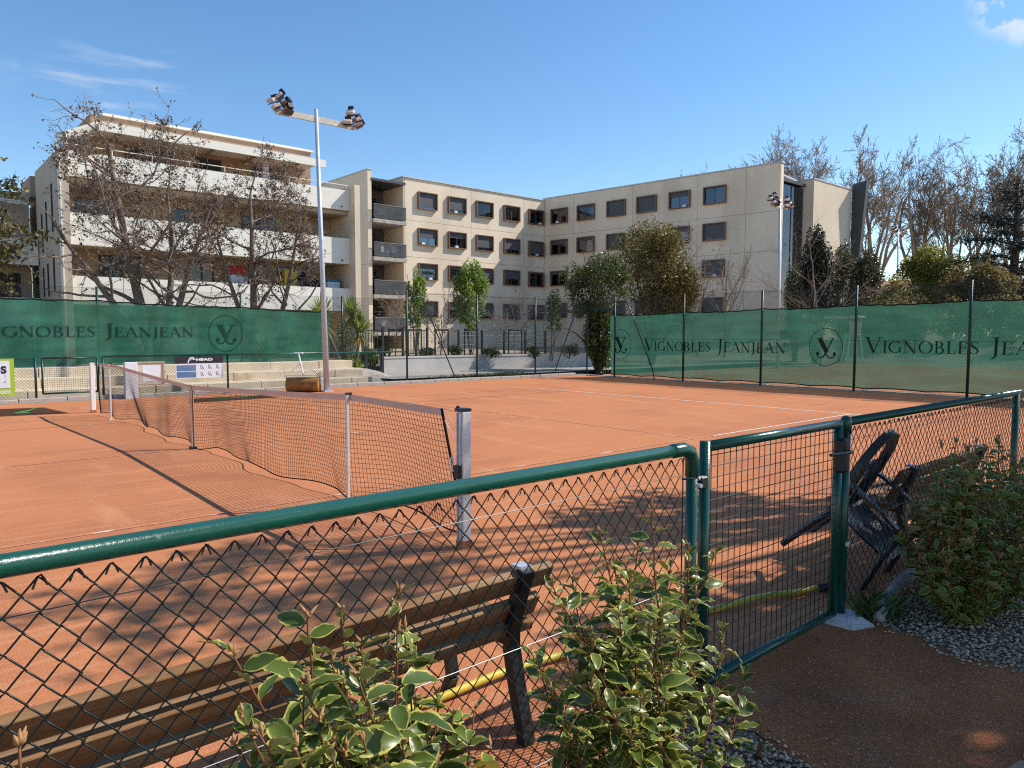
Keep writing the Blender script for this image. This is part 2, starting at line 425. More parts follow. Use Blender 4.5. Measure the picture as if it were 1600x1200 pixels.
g2 = link('gravel', pebbles('gravel', 15000, area(9.05, 10.3, -3.6, -.55, lambda P, r_: P[:, 1] < -.72 - .06 * (P[:, 0] - 9.2) + r_.normal(0, .05, len(P))), .006, .015, 4), M['pebble'])
stuff(tag(g2, 'loose grey gravel around the shrubs left of the gate', 'gravel'))
g3 = link('gravel', pebbles('gravel', 2600, area(9.1, 10.4, -.75, .9, z=.006), .0015, .0045, 5), M['pebble'])
stuff(tag(g3, 'scattered small stones on the brown path by the gate', 'gravel'))
M['flag'] = mat('flagstone', (.50, .28, .175), .9, .18, 5, .15, 80, .4, 40, col2=(.28, .2, .15), c2s=4)
pav = struct(sheet('pavement', [(10.03, -.55), (10.1, -.1), (10.06, .3), (10.15, .75), (13, 1.2), (13, -9), (11, -9), (10.1, -3)], .009, mat('paving_mortar', (.16, .11, .085), .95, .2, 5, bump=.4)))
fl = [[(9.93, -.52), (10.28, -.58), (10.3, -.2), (9.99, -.12)], [(9.99, -.09), (10.3, -.17), (10.34, .2), (10.12, .26), (9.95, .18)], [(9.95, .21), (10.12, .29), (10.36, .23), (10.4, .68), (10.04, .7)],
      [(10.31, -.6), (10.75, -.65), (10.8, -.1), (10.33, -.19)], [(10.33, -.16), (10.8, -.07), (10.75, .4), (10.37, .2)], [(10.0, -1.0), (10.5, -1.1), (10.7, -.68), (9.96, -.56)]]
for q in fl:
    cx = sum(p_[0] for p_ in q) / len(q); cy = sum(p_[1] for p_ in q) / len(q)
    MB().prism([(.10 + cx + (p_[0] - cx) * .985, cy + (p_[1] - cy) * .985) for p_ in q], 2, .0, .018 + rng.uniform(0, .006)).build('flagstone', M['flag'], pav, bevel=.006)

# paved walk and planter wall beyond the far side fence
M['walk'] = mat('pale_paving', (.40, .36, .31), .9, .12, .8, .12, 30)
struct(sheet('walkway', [(-10.05, 9.6), (-10.05, 19.2), (-9.6, 34), (-13.8, 34), (-13.9, 10.6), (-13.2, 9.6)], .16, M['walk']))
M['render'] = mat('rendered_wall', (.56, .53, .49), .9, .08, 1.5, .06, 50, .15, 60)
M['render_cap'] = mat('wall_coping', (.62, .59, .53), .85, .1, 2)
pw = thing('planter_wall', 'low pale grey planter wall along the walkway under the young trees', 'wall', (-14, 17, .1))
pts = [(-13.95, 11.5), (-14.0, 14), (-13.9, 17), (-13.5, 20), (-12.9, 22.5), (-12.5, 23.2), (-12.9, 23.9), (-14.5, 24.2)]
mbw, mbc = MB(), MB()
for a, b in zip(pts[:-1], pts[1:]):
    mbw.beam((a[0], a[1], .4), (b[0], b[1], .4), .25, .62); mbc.beam((a[0], a[1], .745), (b[0], b[1], .745), .3, .06)
mbw.build('wall', M['render'], pw).location = (14, -17, -.1)
mbc.build('coping', M['render_cap'], pw).location = (14, -17, -.1)
M['soil'] = mat('garden_soil', (.12, .085, .055), .95, .3, 2, .3, 30, .6, 20)
struct(sheet('garden_bed', [(-14.0, 10.2), (-14.0, 17), (-13.5, 20), (-12.7, 23), (-14.5, 26), (-19, 26), (-19, 10)], .66, M['soil']))
# gravel mound with the yuccas
mb = MB(); nn = 18
for i in range(nn + 1):
    for j in range(24):
        a = j * 2 * math.pi / 24; r_ = i / nn
        mb.v.append((-12.6 + 2.1 * r_ * math.cos(a), 9.55 + 1.5 * r_ * math.sin(a), .03 + .42 * (1 - r_ ** 2) ** 1.2 + .02 * math.sin(7 * a + 9 * r_)))
for i in range(nn):
    for j in range(24):
        mb.f.append((i * 24 + j, i * 24 + (j + 1) % 24, (i + 1) * 24 + (j + 1) % 24, (i + 1) * 24 + j))
M['mound'] = mat('pale_gravel', (.42, .37, .31), .95, .3, 9, .5, 40, .9, 35)
struct(mb.build('gravel_mound', M['mound'], smooth=True))
# ================================================================ COURT FURNITURE
# ---- the net
M['net'] = mat('net_cord', (.012, .012, .013), .8)
M['band'] = mat('stained_net_band', (.66, .45, .36), .85, .12, 2, .08, 60)
M['stick'] = mat('worn_aluminium', (.74, .71, .68), .4, .1, 20, metal=.1)
NX0, NX1 = -5.75, 6.13
def net_top(x):
    a = abs(x)
    if a < 4.65: return .914 + (1.075 - .914) * (a / 4.65) ** 1.15
    return 1.075 - .02 * (a - 4.65) / 1.6
def net_bot(x):
    b = .035 + .05 * math.sin(x * 2.1) ** 2
    if x > 4.4: b += .06 * (x - 4.4) / 1.7
    return b * (1 - math.exp(-(x / .35) ** 2))
def net_y(x, t):
    """t 0 at the foot, 1 at the band: loose folds that grow towards the foot"""
    fold = .075 * math.sin(x * 1.55 + .7) + .03 * math.sin(x * 3.7 + 1.9) * (1 if x < 2.5 else .4) + .009 * math.sin(x * 8.3)
    pin = min(1, abs(x) / .5) * min(1, abs(x - 4.62) / .6 + .15) * min(1, abs(x + 4.68) / .6 + .15)
    return ((1 - t) ** 1.3 * (.09 * pin + fold * pin) + math.sin(t * math.pi) * .03 * math.sin(x * 2.6)) * min(1, max(0, (NX1 - x) / .5 + .2))
def net_x(x, t):
    return x + (max(0, x - 4.6) / (NX1 - 4.6)) * (1 - t) * .30
def net_p(x, t):
    zb, zt = net_bot(x), net_top(x)
    return (net_x(x, t), net_y(x, t), zb + (zt - zb) * t)
net = thing('tennis_net', 'black tennis net with clay-stained band stretched across the court', 'net', (0, 0, 0))
mb = MB(); NV, NH = 272, 23
xsn = np.linspace(NX0, NX1, NV)
for x in xsn:
    mb.tube([net_p(x, t) for t in np.linspace(0, 1, 12)], .0021, 3, False)
for k in range(NH):
    mb.tube([net_p(x, k / (NH - 1)) for x in xsn], .0021, 3, False)
stuff(mb.build('net_mesh', M['net'], net))
mb = MB()
P0 = [net_p(x, 1) for x in np.linspace(NX0, NX1, 120)]
for a, b in zip(P0[:-1], P0[1:]):
    mb.add([(a[0], a[1] - .006, a[2] - .055), (b[0], b[1] - .006, b[2] - .055), (b[0], b[1] - .006, b[2]), (a[0], a[1] - .006, a[2]), (a[0], a[1] + .006, a[2] - .055), (b[0], b[1] + .006, b[2] - .055), (b[0], b[1] + .006, b[2]), (a[0], a[1] + .006, a[2])],
           [(0, 1, 2, 3), (5, 4, 7, 6), (3, 2, 6, 7), (1, 0, 4, 5)])
mb.build('band', M['band'], net)
mb = MB().tube([net_p(x, 0) for x in np.linspace(NX0, NX1, 160)], .007, 5)
mb.build('foot_cord', M['net'], net)
MB().tube([net_p(NX1, t) for t in np.linspace(0, 1, 8)], .012, 6).build('end_cord', M['net'], net)
MB().tube([net_p(NX0, t) for t in np.linspace(0, 1, 8)], .012, 6).build('end_cord', M['net'], net)
MB().tube([(NX1, 0, 1.06), (6.36, 0, 1.045)], .003, 5).build('cable', M['wirebright'], net)
MB().tube([(-6.36, 0, 1.05), (NX0, 0, 1.055)], .003, 5).build('cable', M['wirebright'], net)
MB().tube([(NX1, 0, 1.0), (6.37, 0, .78)], .003, 5).build('lace', M['white'], net)
MB().tube([(NX1 + .03, 0, 1.05), (6.37, 0, .88)], .003, 5).build('lace', M['white'], net)
MB().b2((-.028, -.018, .01), (.028, -.010, .925)).b2((-.028, .010, .01), (.028, .018, .925)).b2((-.028, -.018, .915), (.028, .018, .93)).build('centre_strap', M['band'], net)
MB().b2((-.06, -.04, .0), (.06, .04, .03)).build('strap_anchor', M['steelblack'], net)
for x, lab in ((4.64, 'slim metal singles stick propping the net near the closer post'), (-4.72, 'slim metal singles stick propping the net near the far post')):
    t = thing('singles_stick', lab, 'net stick', (x, -.03, 0), 'singles sticks under the net band')
    MB().box((0, 0, .545), (.026, .026, 1.09)).build('pole', M['stick'], t, bevel=.003)
    MB().box((0, 0, .006), (.09, .09, .012)).build('foot_plate', M['stick'], t)
    MB().box((0, .015, 1.085), (.03, .06, .02)).build('notch', M['steelblack'], t)
def net_post(x, lab, detail):
    t = thing('net_post', lab, 'net post', (x, 0, 0), 'posts at the two ends of the net')
    MB().box((0, 0, .53), (.078, .085, 1.06)).build('post', M['white'], t, bevel=.008)
    MB().box((-.01, 0, 1.07), (.095, .09, .022)).build('cap', M['steelblack'], t)
    MB().box((0, 0, .03), (.086, .092, .06)).build('base_sleeve', mat('clay_stain', (.36, .16, .09), .9, .2, 8), t)
    if detail:
        MB().b2((-.012, -.064, .06), (.000, -.051, 1.05)).build('rail', M['galv'], t)
        MB().b2((.018, -.064, .06), (.030, -.051, 1.05)).build('rail', M['galv'], t)
        MB().box((.01, -.068, .60), (.055, .035, .10)).build('winder_housing', M['steelblack'], t)
        MB().tube([(-.02, -.085, .60), (-.045, -.09, .64), (-.05, -.09, .70), (-.03, -.09, .72), (-.015, -.09, .67), (-.04, -.09, .60), (-.05, -.088, .55)], .006, 5).build('cord_knot', M['white'], t)
        MB().tube([(.05, -.03, .12), (.09, -.05, .08), (.09, -.05, .16), (.05, -.03, .22)], .005, 5).build('hook', M['white'], t)
        MB().tube([(-.06, 0, 1.075), (-.085, 0, 1.085)], .014, 8).build('pulley', M['steelblack'], t)
net_post(6.42, 'white square net post with winder standing just behind the near fence', True)
net_post(-6.4, 'white square net post at the far end of the net', False)

# ---- chain link helpers
def diag(mb, P, U, L, z0, z1, w_=.07, h_=.08, r=.0026):
    """straight diagonal wires clipped to a rectangle that starts at P (x,y), runs along unit U for L"""
    s_ = h_ / w_; H = z1 - z0
    def seg(u0, za, u1, zb):
        a = np.array([P[0] + U[0] * u0, P[1] + U[1] * u0, za]); b = np.array([P[0] + U[0] * u1, P[1] + U[1] * u1, zb])
        nrm = np.array([-U[1], U[0], 0.]); side = np.cross((b - a) / np.linalg.norm(b - a), nrm)
        n = len(mb.v)
        for q in (a, b):
            for an in (0, 2.094, 4.189):
                mb.v.append(tuple(q + r * (math.cos(an) * nrm + math.sin(an) * side)))
        mb.f += [(n, n + 1, n + 4, n + 3), (n + 1, n + 2, n + 5, n + 4), (n + 2, n, n + 3, n + 5)]
    k = -int(H / s_ / w_) - 1
    while k * w_ < L:
        u = k * w_
        for sgn in (1, -1):
            if sgn == 1: ua, za, ub, zb = u, z0, u + H / s_, z1
            else: ua, za, ub, zb = u, z1, u + H / s_, z0
            g = (zb - za) / (ub - ua)
            if ua < 0: za += g * -ua; ua = 0
            if ub > L: zb -= g * (ub - L); ub = L
            if ub - ua > .01: seg(ua, za, ub, zb)
        k += 1
def post(par, x, y, h, r=.033, m_=None, name='post', z=0.0):
    o = MB().tube([(0, 0, -.05), (0, 0, h)], r, 10).build(name, m_ or M['greenpost'], par, True)
    o.location = (x - par.location.x, y - par.location.y, z - par.location.z); return o
def loc0(o, par):
    o.location = -par.location; return o

# ---- tall fence along the far side (bare mesh) and its corner return
t = thing('tall_fence', 'tall green chain-link fence without screen along the far side of the court', 'fence', (-9.9, 14.5, 0))
for y in (10.05, 13.05, 15.95, 18.9): post(t, -9.9, y, 3.12)
mb = MB(); diag(mb, (-9.93, 10.05), (0, 1), 8.85, .03, 3.08, r=.0027); loc0(stuff(mb.build('chain_link', M['wire'], t)), t)
for z in (.06, 1.55, 3.06): loc0(MB().tube([(-9.93, 10.05, z), (-9.93, 18.9, z)], .003, 4).build('tension_wire', M['wire'], t), t)
loc0(MB().tube([(-9.9, 10.08, 2.95), (-9.9, 10.6, 2.93), (-9.9, 10.72, 2.82), (-9.9, 11.98, .3), (-9.9, 12.03, .1), (-9.9, 12.03, -.05)], .022, 8).build('brace', M['greenpost'], t, True), t)
loc0(MB().tube([(-9.9, 18.87, 2.95), (-9.9, 18.4, 2.93), (-9.9, 18.3, 2.8), (-9.9, 17.1, .35), (-9.9, 17.05, .1), (-9.9, 17.05, -.05)], .022, 8).build('brace', M['greenpost'], t, True), t)
loc0(MB().tube([(-9.9, 18.9, 2.62), (-7.9, 18.32, 2.62)], .02, 8).build('top_bar', M['greenpost'], t, True), t)
U = np.array([2.0, -.6]); Lc = float(np.linalg.norm(U)); U /= Lc
mb = MB(); diag(mb, (-9.9, 18.9), (U[0], U[1]), Lc, 2.64, 3.08); loc0(stuff(mb.build('chain_link', M['wire'], t)), t)

# ---- wind screens with print
M['screen'] = fabricmat('green_windscreen_cloth', (.058, .215, .142), .83, .38)
M['hem'] = mat('dark_hem', (.004, .012, .01), .8)
M['print'] = mat('dark_print', (.010, .045, .033), .85)
def strip(pts, ws):
    """polyline with a width at each point -> list of quads (2d)"""
    out = []; n = len(pts); L_, R_ = [], []
    for i in range(n):
        a = pts[max(0, i - 1)]; b = pts[min(n - 1, i + 1)]
        dx, dy = b[0] - a[0], b[1] - a[1]; l = math.hypot(dx, dy) or 1
        nx_, ny_ = -dy / l * ws[i] / 2, dx / l * ws[i] / 2
        L_.append((pts[i][0] + nx_, pts[i][1] + ny_)); R_.append((pts[i][0] - nx_, pts[i][1] - ny_))
    for i in range(n - 1): out.append((L_[i], R_[i], R_[i + 1], L_[i + 1]))
    return out
def bar(a, b, w_, n=5):
    return strip([(a[0] + (b[0] - a[0]) * i / n, a[1] + (b[1] - a[1]) * i / n) for i in range(n + 1)], [w_] * (n + 1))
def arc(cx, cy, rx, ry, a0, a1, wth, n=28):
    P, W_ = [], []
    for i in range(n + 1):
        a = R(a0 + (a1 - a0) * i / n); P.append((cx + rx * math.cos(a), cy + ry * math.sin(a)))
        W_.append(wth if not callable(wth) else wth(a))
    return strip(P, W_)
TK, TN = .13, .045
mod = lambda a: TN + (TK - TN) * abs(math.cos(a)) ** 1.3
def ser(x, y, w_=.26): return bar((x - w_ / 2, y), (x + w_ / 2, y), .04, 2)
GL = {
 'V': (.86, bar((.1, 1), (.45, 0), TK) + bar((.45, 0), (.77, 1), TN) + ser(.1, .98, .3) + ser(.77, .98, .26)),
 'I': (.36, bar((.18, 0), (.18, 1), TK) + ser(.18, .02, .3) + ser(.18, .98, .3)),
 'G': (.92, arc(.46, .5, .40, .48, 48, 335, mod) + bar((.80, .04), (.80, .44), TK * .85) + ser(.78, .44, .28) + bar((.74, .80), (.76, .98), .05)),
 'N': (.94, bar((.16, 0), (.16, 1), TN) + bar((.12, 1), (.78, 0), TK) + bar((.78, 0), (.78, 1), TN) + ser(.16, .02) + ser(.1, .98, .22) + ser(.78, .98)),
 'O': (.98, arc(.48, .5, .41, .48, 0, 360, mod, 40)),
 'B': (.72, bar((.17, 0), (.17, 1), TK) + arc(.30, .74, .24, .24, 90, -90, mod, 14) + arc(.32, .26, .29, .25, 90, -90, mod, 14) + bar((.06, .98), (.32, .98), TN) + bar((.1, .5), (.32, .505), TN) + bar((.06, .02), (.34, .02), TN)),
 'L': (.64, bar((.17, 0), (.17, 1), TK) + ser(.17, .98, .3) + bar((.04, .025), (.58, .025), .05) + bar((.57, .0), (.60, .24), .045)),
 'E': (.66, bar((.17, 0), (.17, 1), TK) + bar((.04, .975), (.56, .975), .05) + bar((.17, .52), (.48, .52), .045) + bar((.04, .025), (.6, .025), .05) + bar((.55, 1), (.565, .78), .045) + bar((.59, 0), (.62, .22), .045) + bar((.475, .42), (.475, .62), .04)),
 'S': (.60, strip([(.49, .84), (.42, .95), (.29, .975), (.16, .92), (.11, .77), (.18, .62), (.32, .52), (.44, .41), (.50, .26), (.44, .09), (.29, .025), (.15, .05), (.08, .18)], [.03, .05, .05, .07, .10, .12, .13, .13, .11, .07, .05, .05, .03]) + bar((.49, .8), (.5, .99), .04) + bar((.075, .22), (.065, .02), .04)),
 'J': (.42, bar((.24, 1), (.24, .05), TK) + strip([(.24, .05), (.22, -.08), (.14, -.2), (.0, -.27)], [TK, .11, .07, .025]) + ser(.24, .98, .32)),
 'A': (.92, bar((.1, 0), (.44, 1), TN) + bar((.44, 1), (.8, 0), TK) + bar((.22, .34), (.66, .34), .04) + ser(.1, .02) + ser(.8, .02, .3)),
 ' ': (.5, []),
}
def text_quads(txt, caps=1.32):
    x = 0; Q = []
    for i, ch in enumerate(txt):
        big = i == 0 or txt[i - 1] == ' '
        k = caps if big else 1.0
        wd, q = GL[ch]
        if q: Q.append([[(x + p_[0] * k, p_[1] * k) for p_ in f] for f in q])
        x += wd * k + .07
    return Q, x
def emblem_quads():
    ring = arc(0, 0, 1, 1, 0, 360, .035, 64); Q = []
    Q += bar((-.36, .46), (.08, -.3), .25, 8) + bar((.42, .46), (-.02, -.34), .07, 8) + ser(-.34, .47, .46) + ser(.40, .47, .38)
    Q += strip([(.06, -.2), (-.02, -.38), (-.15, -.53), (-.32, -.58), (-.47, -.5), (-.5, -.38)], [.09, .09, .08, .06, .05, .05]) + arc(-.47, -.36, .05, .05, 0, 360, .1, 10)
    Q += strip([(.0, -.33), (.09, -.47), (.22, -.57), (.38, -.58), (.52, -.5), (.56, -.38)], [.08, .08, .07, .06, .05, .05]) + arc(.53, -.36, .05, .05, 0, 360, .1, 10)
    return [ring, Q]
def put_print(name, Q, sx, sz, u0, z0, fn, par, flip=False):
    for i, q in enumerate(Q):
        me = MB()
        for f in q:
            me.add([fn(u0 + p_[0] * sx, z0 + p_[1] * sz) for p_ in f], [tuple(range(len(f)))])
        loc0(me.build(name if name == 'letter' else ('emblem_ring', 'emblem_monogram')[i], M['print'], par), par)
def screen_mesh(fn, u0, u1, ztop, zbot, name, par, nu=240, nz=18):
    mb_ = MB()
    for i in range(nu + 1):
        u = u0 + (u1 - u0) * i / nu; a, b = zbot(u), ztop(u)
        for j in range(nz + 1): mb_.v.append(fn(u, a + (b - a) * j / nz))
    for i in range(nu):
        for j in range(nz):
            k = i * (nz + 1) + j; mb_.f.append((k, k + nz + 1, k + nz + 2, k + 1))
    loc0(mb_.build(name, M['screen'], par, True), par)
    for ed, nm in ((ztop, 'top_hem'), (zbot, 'bottom_hem')):
        loc0(MB().tube([fn(u0 + (u1 - u0) * i / nu, ed(u0 + (u1 - u0) * i / nu)) for i in range(nu + 1)], .017, 5).build(nm, M['hem'], par), par)

# far-end fence and screen
t = thing('tall_fence', 'tall green chain-link fence with posts across the far end of the court', 'fence', (0, 18.28, 0))
EP = (-7.87, -4.66, -1.63, 1.38, 4.34, 7.3)
for x in EP: post(t, x, 18.28, 3.1, .036)
mb = MB(); diag(mb, (-7.87, 18.25), (1, 0), 15.2, .03, 3.06, r=.0030); loc0(stuff(mb.build('chain_link', M['wire'], t)), t)
for z in (.07, 1.5, 3.05): loc0(MB().tube([(-7.87, 18.25, z), (7.3, 18.25, z)], .003, 4).build('tension_wire', M['wire'], t), t)
loc0(MB().tube([(-7.85, 18.24, 2.95), (-7.3, 18.24, 2.92), (-7.15, 18.24, 2.75), (-5.97, 18.24, .35), (-5.91, 18.24, .1), (-5.91, 18.24, -.05)], .022, 8).build('brace', M['greenpost'], t, True), t)
s = thing('windscreen', 'green printed windscreen hung on the far end fence, seen through its mesh', 'windscreen', (0, 18.34, 0), 'green windscreens')
def f_end(u, z): return (u, 18.365 + .030 * math.sin(u * 2.1 + z * 1.3) + .016 * math.sin(u * 5.3 + 1 + z * 2) + .008 * math.sin(u * 13 - z * 4), z)
def sag(u, posts, amt):
    for a, b in zip(posts[:-1], posts[1:]):
        if a <= u <= b:
            k = (u - a) / (b - a); return amt * (4 * k * (1 - k)) + .022 * abs(math.sin(k * math.pi * 5))
    return 0
screen_mesh(f_end, -8.15, 7.2, lambda u: 2.44 + .012 * (u + 8) - sag(u, EP, .045), lambda u: .09 + .035 * abs(math.sin(u * 1.9)), 'cloth', s)
fp = lambda u, z: (u, f_end(u, z)[1] - .012, z)
Q, L_ = text_quads('VIGNOBLES JEANJEAN')
for u0, u1, z0, zc in ((-6.5, -.78, 1.07, .34), (1.65, 7.15, 1.15, .34)):
    if u1 < 7: put_print('letter', Q, (u1 - u0) / L_, zc, u0, z0, fp, s)
    else:
        k = 5.72 / L_; put_print('letter', [q for q in Q if u0 + max(p_[0] for f in q for p_ in f) * k < 7.15], k, zc, u0, z0, fp, s)
for u in (-7.62, .46): put_print('emblem', emblem_quads(), .52, .57, u, 1.29, fp, s)

# left tall fence on the terrace with its screen on the court side
t = thing('tall_fence', 'tall green chain-link fence standing on the limestone terrace in front of the balconies', 'fence', (-12.6, 4, .7))
LP = (-6.4, -2.5, 1.4, 5.5, 9.1)
for y in LP: post(t, -12.6, y, 2.3, .032, z=.7)
mb = MB(); diag(mb, (-12.62, -6.4), (0, 1), 16.6, .72, 2.97, r=.0027); loc0(stuff(mb.build('chain_link', M['wire'], t)), t)
for z in (2.96, 1.8): loc0(MB().tube([(-12.62, -6.4, z), (-12.62, 10.2, z)], .003, 4).build('tension_wire', M['wire'], t), t)
s = thing('windscreen', 'green printed windscreen on the court side of the terrace fence at left', 'windscreen', (-12.5, 2, .7), 'green windscreens')
def f_left(u, z): return (-12.51 + .026 * math.sin(u * 1.9 + z * 1.4) + .014 * math.sin(u * 5.1 + z * 2) + .007 * math.sin(u * 12 - z * 4), u, z)
screen_mesh(f_left, -6.3, 8.55, lambda u: 2.64 - .02 * u * (u > 0) - sag(u, LP, .04), lambda u: .70 + .04 * abs(math.sin(u * 1.3)), 'cloth', s)
fl_ = lambda u, z: (f_left(u, z)[0] + .012, u, z)
kx = 4.9 / (L_ * (1 - 1.45 / L_ ))
k = 4.9 / (L_ - 1.62)
put_print('letter', Q, k, .29, 4.03 - k * L_, 1.575, fl_, s)
put_print('emblem', emblem_quads(), .53, .56, 4.98, 1.68, fl_, s)

# ---- low fence on the far side with its gate
t = thing('low_fence', 'low green chain-link fence with top rail along the far side of the court', 'fence', (-9.9, 4, 0))
for a, b in ((-8.0, -.52), (.93, 10.05)):
    loc0(MB().tube([(-9.9, a, 1.08), (-9.9, b, 1.08)], .025, 10).build('top_rail', M['green'], t, True), t)
    mb = MB(); diag(mb, (-9.92, a), (0, 1), b - a, .09, 1.06, .07, .08, .0026); loc0(stuff(mb.build('chain_link', M['wire'], t)), t)
for y in (-7, -4, -.52, .93, 4.07, 7.1): post(t, -9.9, y, 1.09, .027)
g = thing('small_gate', 'low green mesh gate in the far fence beside the far net post', 'gate', (-9.9, .2, 0))
for a, b in (((0, -.58, .2), (0, -.58, 1.07)), ((0, .6, .2), (0, .6, 1.07)), ((0, -.58, 1.06), (0, .6, 1.06)), ((0, -.58, .2), (0, .6, .2))):
    MB().tube([a, b], .022, 8).build('frame', M['greenpost'], g, True)
wv = MB().tube([(0, 0, .2), (0, 0, 1.06)], .0025, 4).build('wire', M['wire'], g, loc=(0, -.53, 0))
for i in range(1, 22): dup(wv, g, (0, -.53 + i * .05, 0))
wv = MB().tube([(0, -.58, 0), (0, .6, 0)], .0025, 4).build('wire', M['wire'], g, loc=(.004, 0, .26))
for i in range(1, 16): dup(wv, g, (.004, 0, .26 + i * .05))
MB().box((.03, .5, .72), (.05, .06, .13)).build('latch', M['steelblack'], g, bevel=.01)

# ---- boards on the far fence
def txt_mesh(s_, size, mat_, par, loc, rot, sx=1.0, bold=0.0, name='lettering', align='CENTER'):
    cu = bpy.data.curves.new(name, 'FONT'); cu.body = s_; cu.size = size; cu.align_x = align; cu.align_y = 'CENTER'; cu.offset = bold; cu.extrude = .0008
    o = bpy.data.objects.new(name, cu); COL.objects.link(o)
    dg = bpy.context.evaluated_depsgraph_get(); me = bpy.data.meshes.new_from_object(o.evaluated_get(dg))
    bpy.data.objects.remove(o); bpy.data.curves.remove(cu)
    q = link(name, me, mat_, par); q.location = loc; q.rotation_euler = rot; q.scale = (sx, 1, 1); return q
FX = (R(90), 0, R(90))   # faces +X, reads along +Y
M['lime'] = mat('lime_print', (.36, .52, .03), .5); M['sheetwhite'] = mat('white_sheet', (.74, .75, .78), .45, .04, 3)
M['inkblue'] = mat('navy_ink', (.012, .02, .09), .5); M['inkgrey'] = mat('grey_ink', (.25, .27, .32), .5); M['inkblack'] = mat('black_sheet', (.018, .016, .022), .45)
s = thing('advert_board', 'white and lime green advertising board cut off by the left edge', 'sign', (-9.83, -1.6, .64))
MB().box((0, 0, 0), (.012, 1.3, .86)).build('panel', M['lime'], s)
MB().box((.009, -.06, .06), (.004, 1.24, .64)).build('sheet', M['sheetwhite'], s)
txt_mesh('S', .23, M['inkblue'], s, (.013, .44, .16), FX, 1, .012)
txt_mesh('!', .10, M['inkgrey'], s, (.013, .47, .01), FX)
txt_mesh('.com', .16, M['sheetwhite'], s, (.009, .41, -.345), FX, 1, .005)
txt_mesh('e', .09, M['inkgrey'], s, (.013, .46, -.11), FX)
s = thing('racket_advert_board', 'black and white racket advertising board on the far low fence', 'sign', (-9.83, 3.28, .72))
MB().box((0, 0, .235), (.012, 1.28, .19)).build('header', M['inkblack'], s)
MB().box((0, .0, -.075), (.012, 1.25, .39)).build('panel', M['sheetwhite'], s)
txt_mesh('HEAD', .095, M['sheetwhite'], s, (.009, .13, .235), FX, 1.75, .006)
mb = MB()
for f in strip([(-.30, .155), (-.285, .21), (-.255, .265), (-.215, .292), (-.17, .29), (-.135, .265), (-.115, .235)], [.032, .034, .036, .04, .04, .034, .03]) + strip([(-.235, .22), (-.205, .245), (-.175, .25), (-.14, .235)], [.012, .016, .016, .02]):
    mb.add([(.0075, p_[0], p_[1]) for p_ in f], [(0, 1, 2, 3)])
mb.build('emblem', M['sheetwhite'], s)
M['courtblue'] = mat('blue_picture', (.10, .19, .36), .5, .12, 4, col2=(.16, .2, .3), c2s=3)
for z in (.015, -.165): MB().box((.009, -.345, z), (.004, .5, .155)).build('picture', M['courtblue'], s)
for z in (.02, -.17):
    for k in range(3):
        mb = MB()
        for f in arc(.05 + k * .21, z + .015, .022, .05, 0, 360, .012, 16) + bar((.075 + k * .21, z - .0), (.115 + k * .21, z - .045), .012):
            mb.add([(.0075, p_[0], p_[1]) for p_ in f], [(0, 1, 2, 3)])
        mb.build('racket_print', M['inkblack'], s)
s = thing('pillar', 'white rendered pillar standing on the court edge behind the net', 'pillar', (-9.62, 1.5, 0))
MB().box((0, 0, .46), (.16, .3, .94)).build('body', M['sheetwhite'], s, bevel=.01)
s = thing('notice_board', 'pale framed notice board hanging on the far fence behind the net', 'sign', (-9.82, 2.02, .62))
MB().box((0, 0, 0), (.03, .66, .62)).build('backing', mat('notice_sheet', (.60, .52, .43), .7, .12, 5), s)
mb = MB()
for c, d in (((.02, 0, .295), (.03, .7, .04)), ((.02, 0, -.295), (.03, .7, .04)), ((.02, .33, 0), (.03, .04, .55)), ((.02, -.33, 0), (.03, .04, .55))): mb.box(c, d)
mb.build('frame', mat('wooden_frame', (.45, .35, .24), .7, .15, 10), s)
MB().box((.017, .02, .0), (.004, .42, .42)).build('poster', M['sheetwhite'], s)

# ---- drag mats, roller, lamp posts
M['mat'] = fabricmat('black_drag_net', (.06, .042, .034), .72, .1)
def dragmat(label, poly, rope):
    t_ = thing('drag_mat', label, 'drag mat', (poly[0][0], poly[0][1], 0), 'drag mats on the clay')
    q = MB(); c = (sum(p_[0] for p_ in poly) / 4, sum(p_[1] for p_ in poly) / 4)
    N = 14; P = [Vector((*p_, 0)) for p_ in poly]
    for i in range(N + 1):
        for j in range(N + 1):
            a, b = i / N, j / N; v = P[0] * (1 - a) * (1 - b) + P[1] * a * (1 - b) + P[2] * a * b + P[3] * (1 - a) * b
            q.v.append((v.x, v.y, .008 + .012 * abs(math.sin(i * 1.3) * math.sin(j * .9))))
    for i in range(N):
        for j in range(N): q.f.append((i * (N + 1) + j, (i + 1) * (N + 1) + j, (i + 1) * (N + 1) + j + 1, i * (N + 1) + j + 1))
    loc0(q.build('netting', M['mat'], t_, True), t_)
    loc0(MB().tube([(*p_, .025) for p_ in rope], .006, 6).build('rope', mat('green_rope', (.10, .42, .14), .7), t_, True), t_)
dragmat('black drag net lying on the clay at the left edge, green rope on top', [(-6.9, -2.6), (-6.55, -.42), (-8.3, -.62), (-8.8, -2.7)], [(-8.2, -.75), (-7.6, -.95), (-7.1, -1.3), (-7.0, -1.25), (-7.15, -1.05)])
dragmat('black drag net lying on the clay beside the far fence behind the net', [(-7.3, 2.2), (-7.45, 4.5), (-8.5, 4.4), (-8.5, 2.6)], [(-7.9, 2.9), (-7.8, 3.4), (-8.0, 3.9), (-8.3, 4.3)])
t = thing('court_roller', 'rusty steel court roller with white drawbar by the lamp post', 'roller', (-8.85, 5.85, .21))
ax = Vector((.62, .66, 0)).normalized(); pe = Vector((-ax.y, ax.x, 0))
prof = [(-.46, .0), (-.46, .165), (-.44, .205), (.44, .205), (.46, .165), (.46, 0)]
mb = MB(); K = 28
